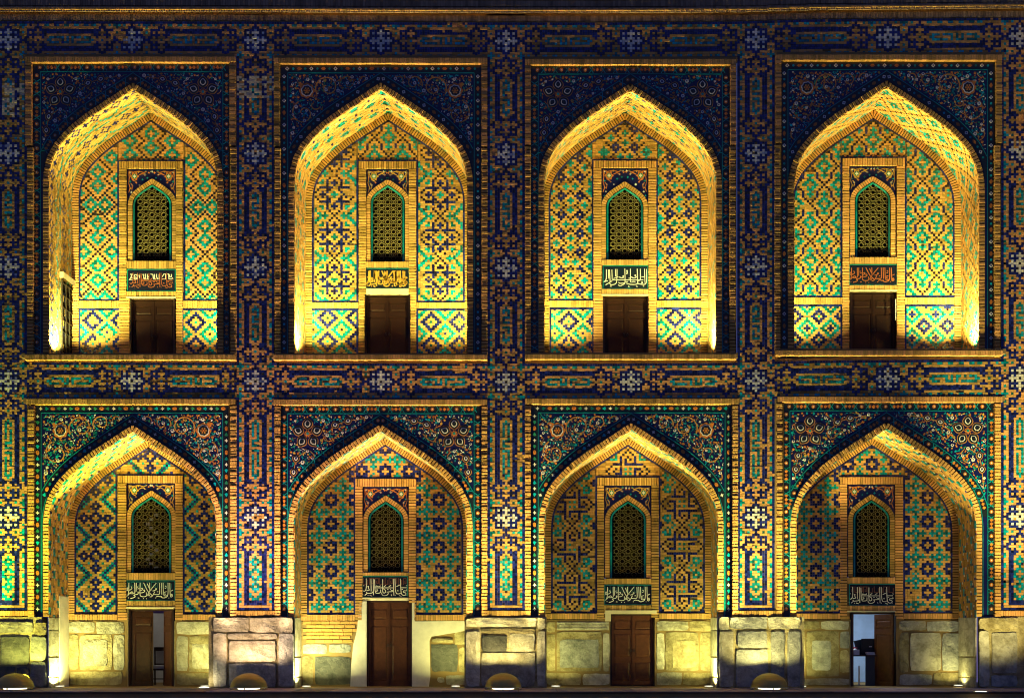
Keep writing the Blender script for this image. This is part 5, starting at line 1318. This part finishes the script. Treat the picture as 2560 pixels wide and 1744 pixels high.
# ------------------------------------------------------------------ domed floodlights on the pavement, one before each pilaster
LAMPS=[(38,1200,(1,.97,.16),'domed brass floodlight on the pavement, partly cut by the left edge'),(622,1200,(1,.66,.38),'domed brass floodlight before the pilaster left of the white plastered doorway'),
       (1258,1100,(1,.80,.28),'domed brass floodlight on the pavement near the middle, glowing along its base'),(1923,1100,(1,.86,.28),'domed brass floodlight before the pilaster between the third and last niches')]
def dome(n):
    px,pw,col,lab=LAMPS[n]; yc=-.82; x=float(px/100*(D-.82)/D+CX/100*(.82/D)); 
    r=empty('dome_floodlight',(x,yc,0)); tag(r,lab,'floodlight','domed floodlights along the foot of the wall')
    rad,h=.44,.34
    # hood: half shell towards the square, open to the wall and the sky
    m=MB(); A=np.linspace(R(172),R(368),25); T=np.linspace(0,1,9)
    def P_(a,t,rr=rad,hh=h,z0=.055): 
        k=math.cos(t*math.pi/2); return (x+rr*k*math.cos(a),yc+rr*k*math.sin(a),z0+hh*math.sin(t*math.pi/2))
    for i in range(24):
        for j in range(8):
            a,b,t,u=A[i],A[i+1],T[j]*.97,T[j+1]*.97
            m.quads([[P_(a,t),P_(b,t),P_(b,u),P_(a,u)]],'brass'); m.quads([[P_(a,t,rad-.015,h-.015),P_(a,u,rad-.015,h-.015),P_(b,u,rad-.015,h-.015),P_(b,t,rad-.015,h-.015)]],'brass')
    o=add('hood',m,r)
    for p in o.data.polygons: p.use_smooth=True
    m=MB(); t_=np.linspace(0,2*np.pi,33)[:-1]
    for (ri,ro,z0,z1,c) in ((.0,.45,0,.012,'iron'),(.40,.455,.045,.06,'steel')):
        i_=np.stack([x+ri*np.cos(t_),yc+ri*np.sin(t_),0*t_+z1],1); o_=np.stack([x+ro*np.cos(t_),yc+ro*np.sin(t_),0*t_+z1],1); k=np.arange(32); k2=(k+1)%32
        lo=o_.copy(); lo[:,2]=z0
        m.quads(np.stack([i_[k],o_[k],o_[k2],i_[k2]],1),c); m.quads(np.stack([lo[k],lo[k2],o_[k2],o_[k]],1),c)
    add('base_ring',m,r)
    for a in (R(200),R(270),R(340)):
        m=MB(); bx(m,x+.43*math.cos(a)-.012,yc+.43*math.sin(a)-.012,.01,x+.43*math.cos(a)+.012,yc+.43*math.sin(a)+.012,.05,'steel'); add('foot',m,r)
    m=MB(); m.poly([(x+.26*math.cos(q),yc+.26*math.sin(q),.030) for q in t_],'lensw' if n in(2,3) else 'lens'); 
    k=np.arange(32); k2=(k+1)%32; lo=np.stack([x+.26*np.cos(t_),yc+.26*np.sin(t_),0*t_+.012],1); hi=lo.copy(); hi[:,2]=.03; m.quads(np.stack([lo[k],lo[k2],hi[k2],hi[k]],1),'lensw'); add('lamp_glass',m,r)
    # low visor on the wall side
    m=MB(); A2=np.linspace(R(20),R(160),15)
    for a,b in zip(A2[:-1],A2[1:]):
        ha=.34*math.sin((a-R(20))/(R(140))*math.pi)**.6+.02; hb=.34*math.sin((b-R(20))/R(140)*math.pi)**.6+.02
        q=[(x+.40*math.cos(a),yc+.40*math.sin(a),.0),(x+.40*math.cos(b),yc+.40*math.sin(b),.0),(x+.36*math.cos(b),yc+.36*math.sin(b),hb),(x+.36*math.cos(a),yc+.36*math.sin(a),ha)]
        m.quads([q],'brass'); 
    add('visor',m,r)
    spot('lamp_light',(x,yc,.06),(x,-.15,4.6),pw*.40,col,125,.5,.10,r)
    spot('beam_light',(x,yc+.02,.07),(x,-.05,13),pw*6,col,34,1.0,.08,r)
    spot('beam_light',(x,yc+.02,.07),(x,-.02,9),pw*1.1,col,50,1.0,.08,r)
    for s in (-1,1): spot('bay_fill_light',(x+.1*s,yc+.02,.07),(x+s*2.9,-.0,7.6),pw*8,col,40,1.0,.08,r)  # added fill spots that brighten the wall between the domes
for n in range(4): dome(n)
# the right paving lamp also carries the spots that light the last pilaster; small lamps let into the paving
def puck(px,yd,lab,pw=6):
    s=(D+yd)/D; x=(CX+(px-CX)*s)/100; r=empty('paving_lamp',(x,yd,0)); tag(r,lab,'lamp','small lamps let into the paving')
    m=MB(); t_=np.linspace(0,2*np.pi,21)[:-1]; k=np.arange(20); k2=(k+1)%20
    a=np.stack([x+.17*np.cos(t_),yd+.17*np.sin(t_),0*t_],1); b=a.copy(); b[:,2]=.018; i_=np.stack([x+.13*np.cos(t_),yd+.13*np.sin(t_),0*t_+.02],1)
    m.quads(np.stack([a[k],a[k2],b[k2],b[k]],1),'steel'); m.quads(np.stack([b[k],b[k2],i_[k2],i_[k]],1),'steel'); add('rim',m,r)
    m=MB(); m.poly(i_,'lensw'); add('glass',m,r)
    area('lamp_light',(x,yd,.03),(x,yd+.1,1),pw,(1,.85,.5),.2,.2,r)
puck(510,-.25,'small round lamp shining from the paving, below the niche with the chair')
puck(2452,-2.2,'small round lamp in the paving at the right corner of the view',3)
pl=bpy.data.objects['paving_lamp.001']
for aim,pw,sz in (((25.3,-.02,6),4200,40),((24.9,0,2.6),700,75),((24.6,-.02,9),5000,34)): spot('lamp_light',(24.7,-2.2,.05),aim,pw,(1,.84,.3),sz,1.0,.1,pl)
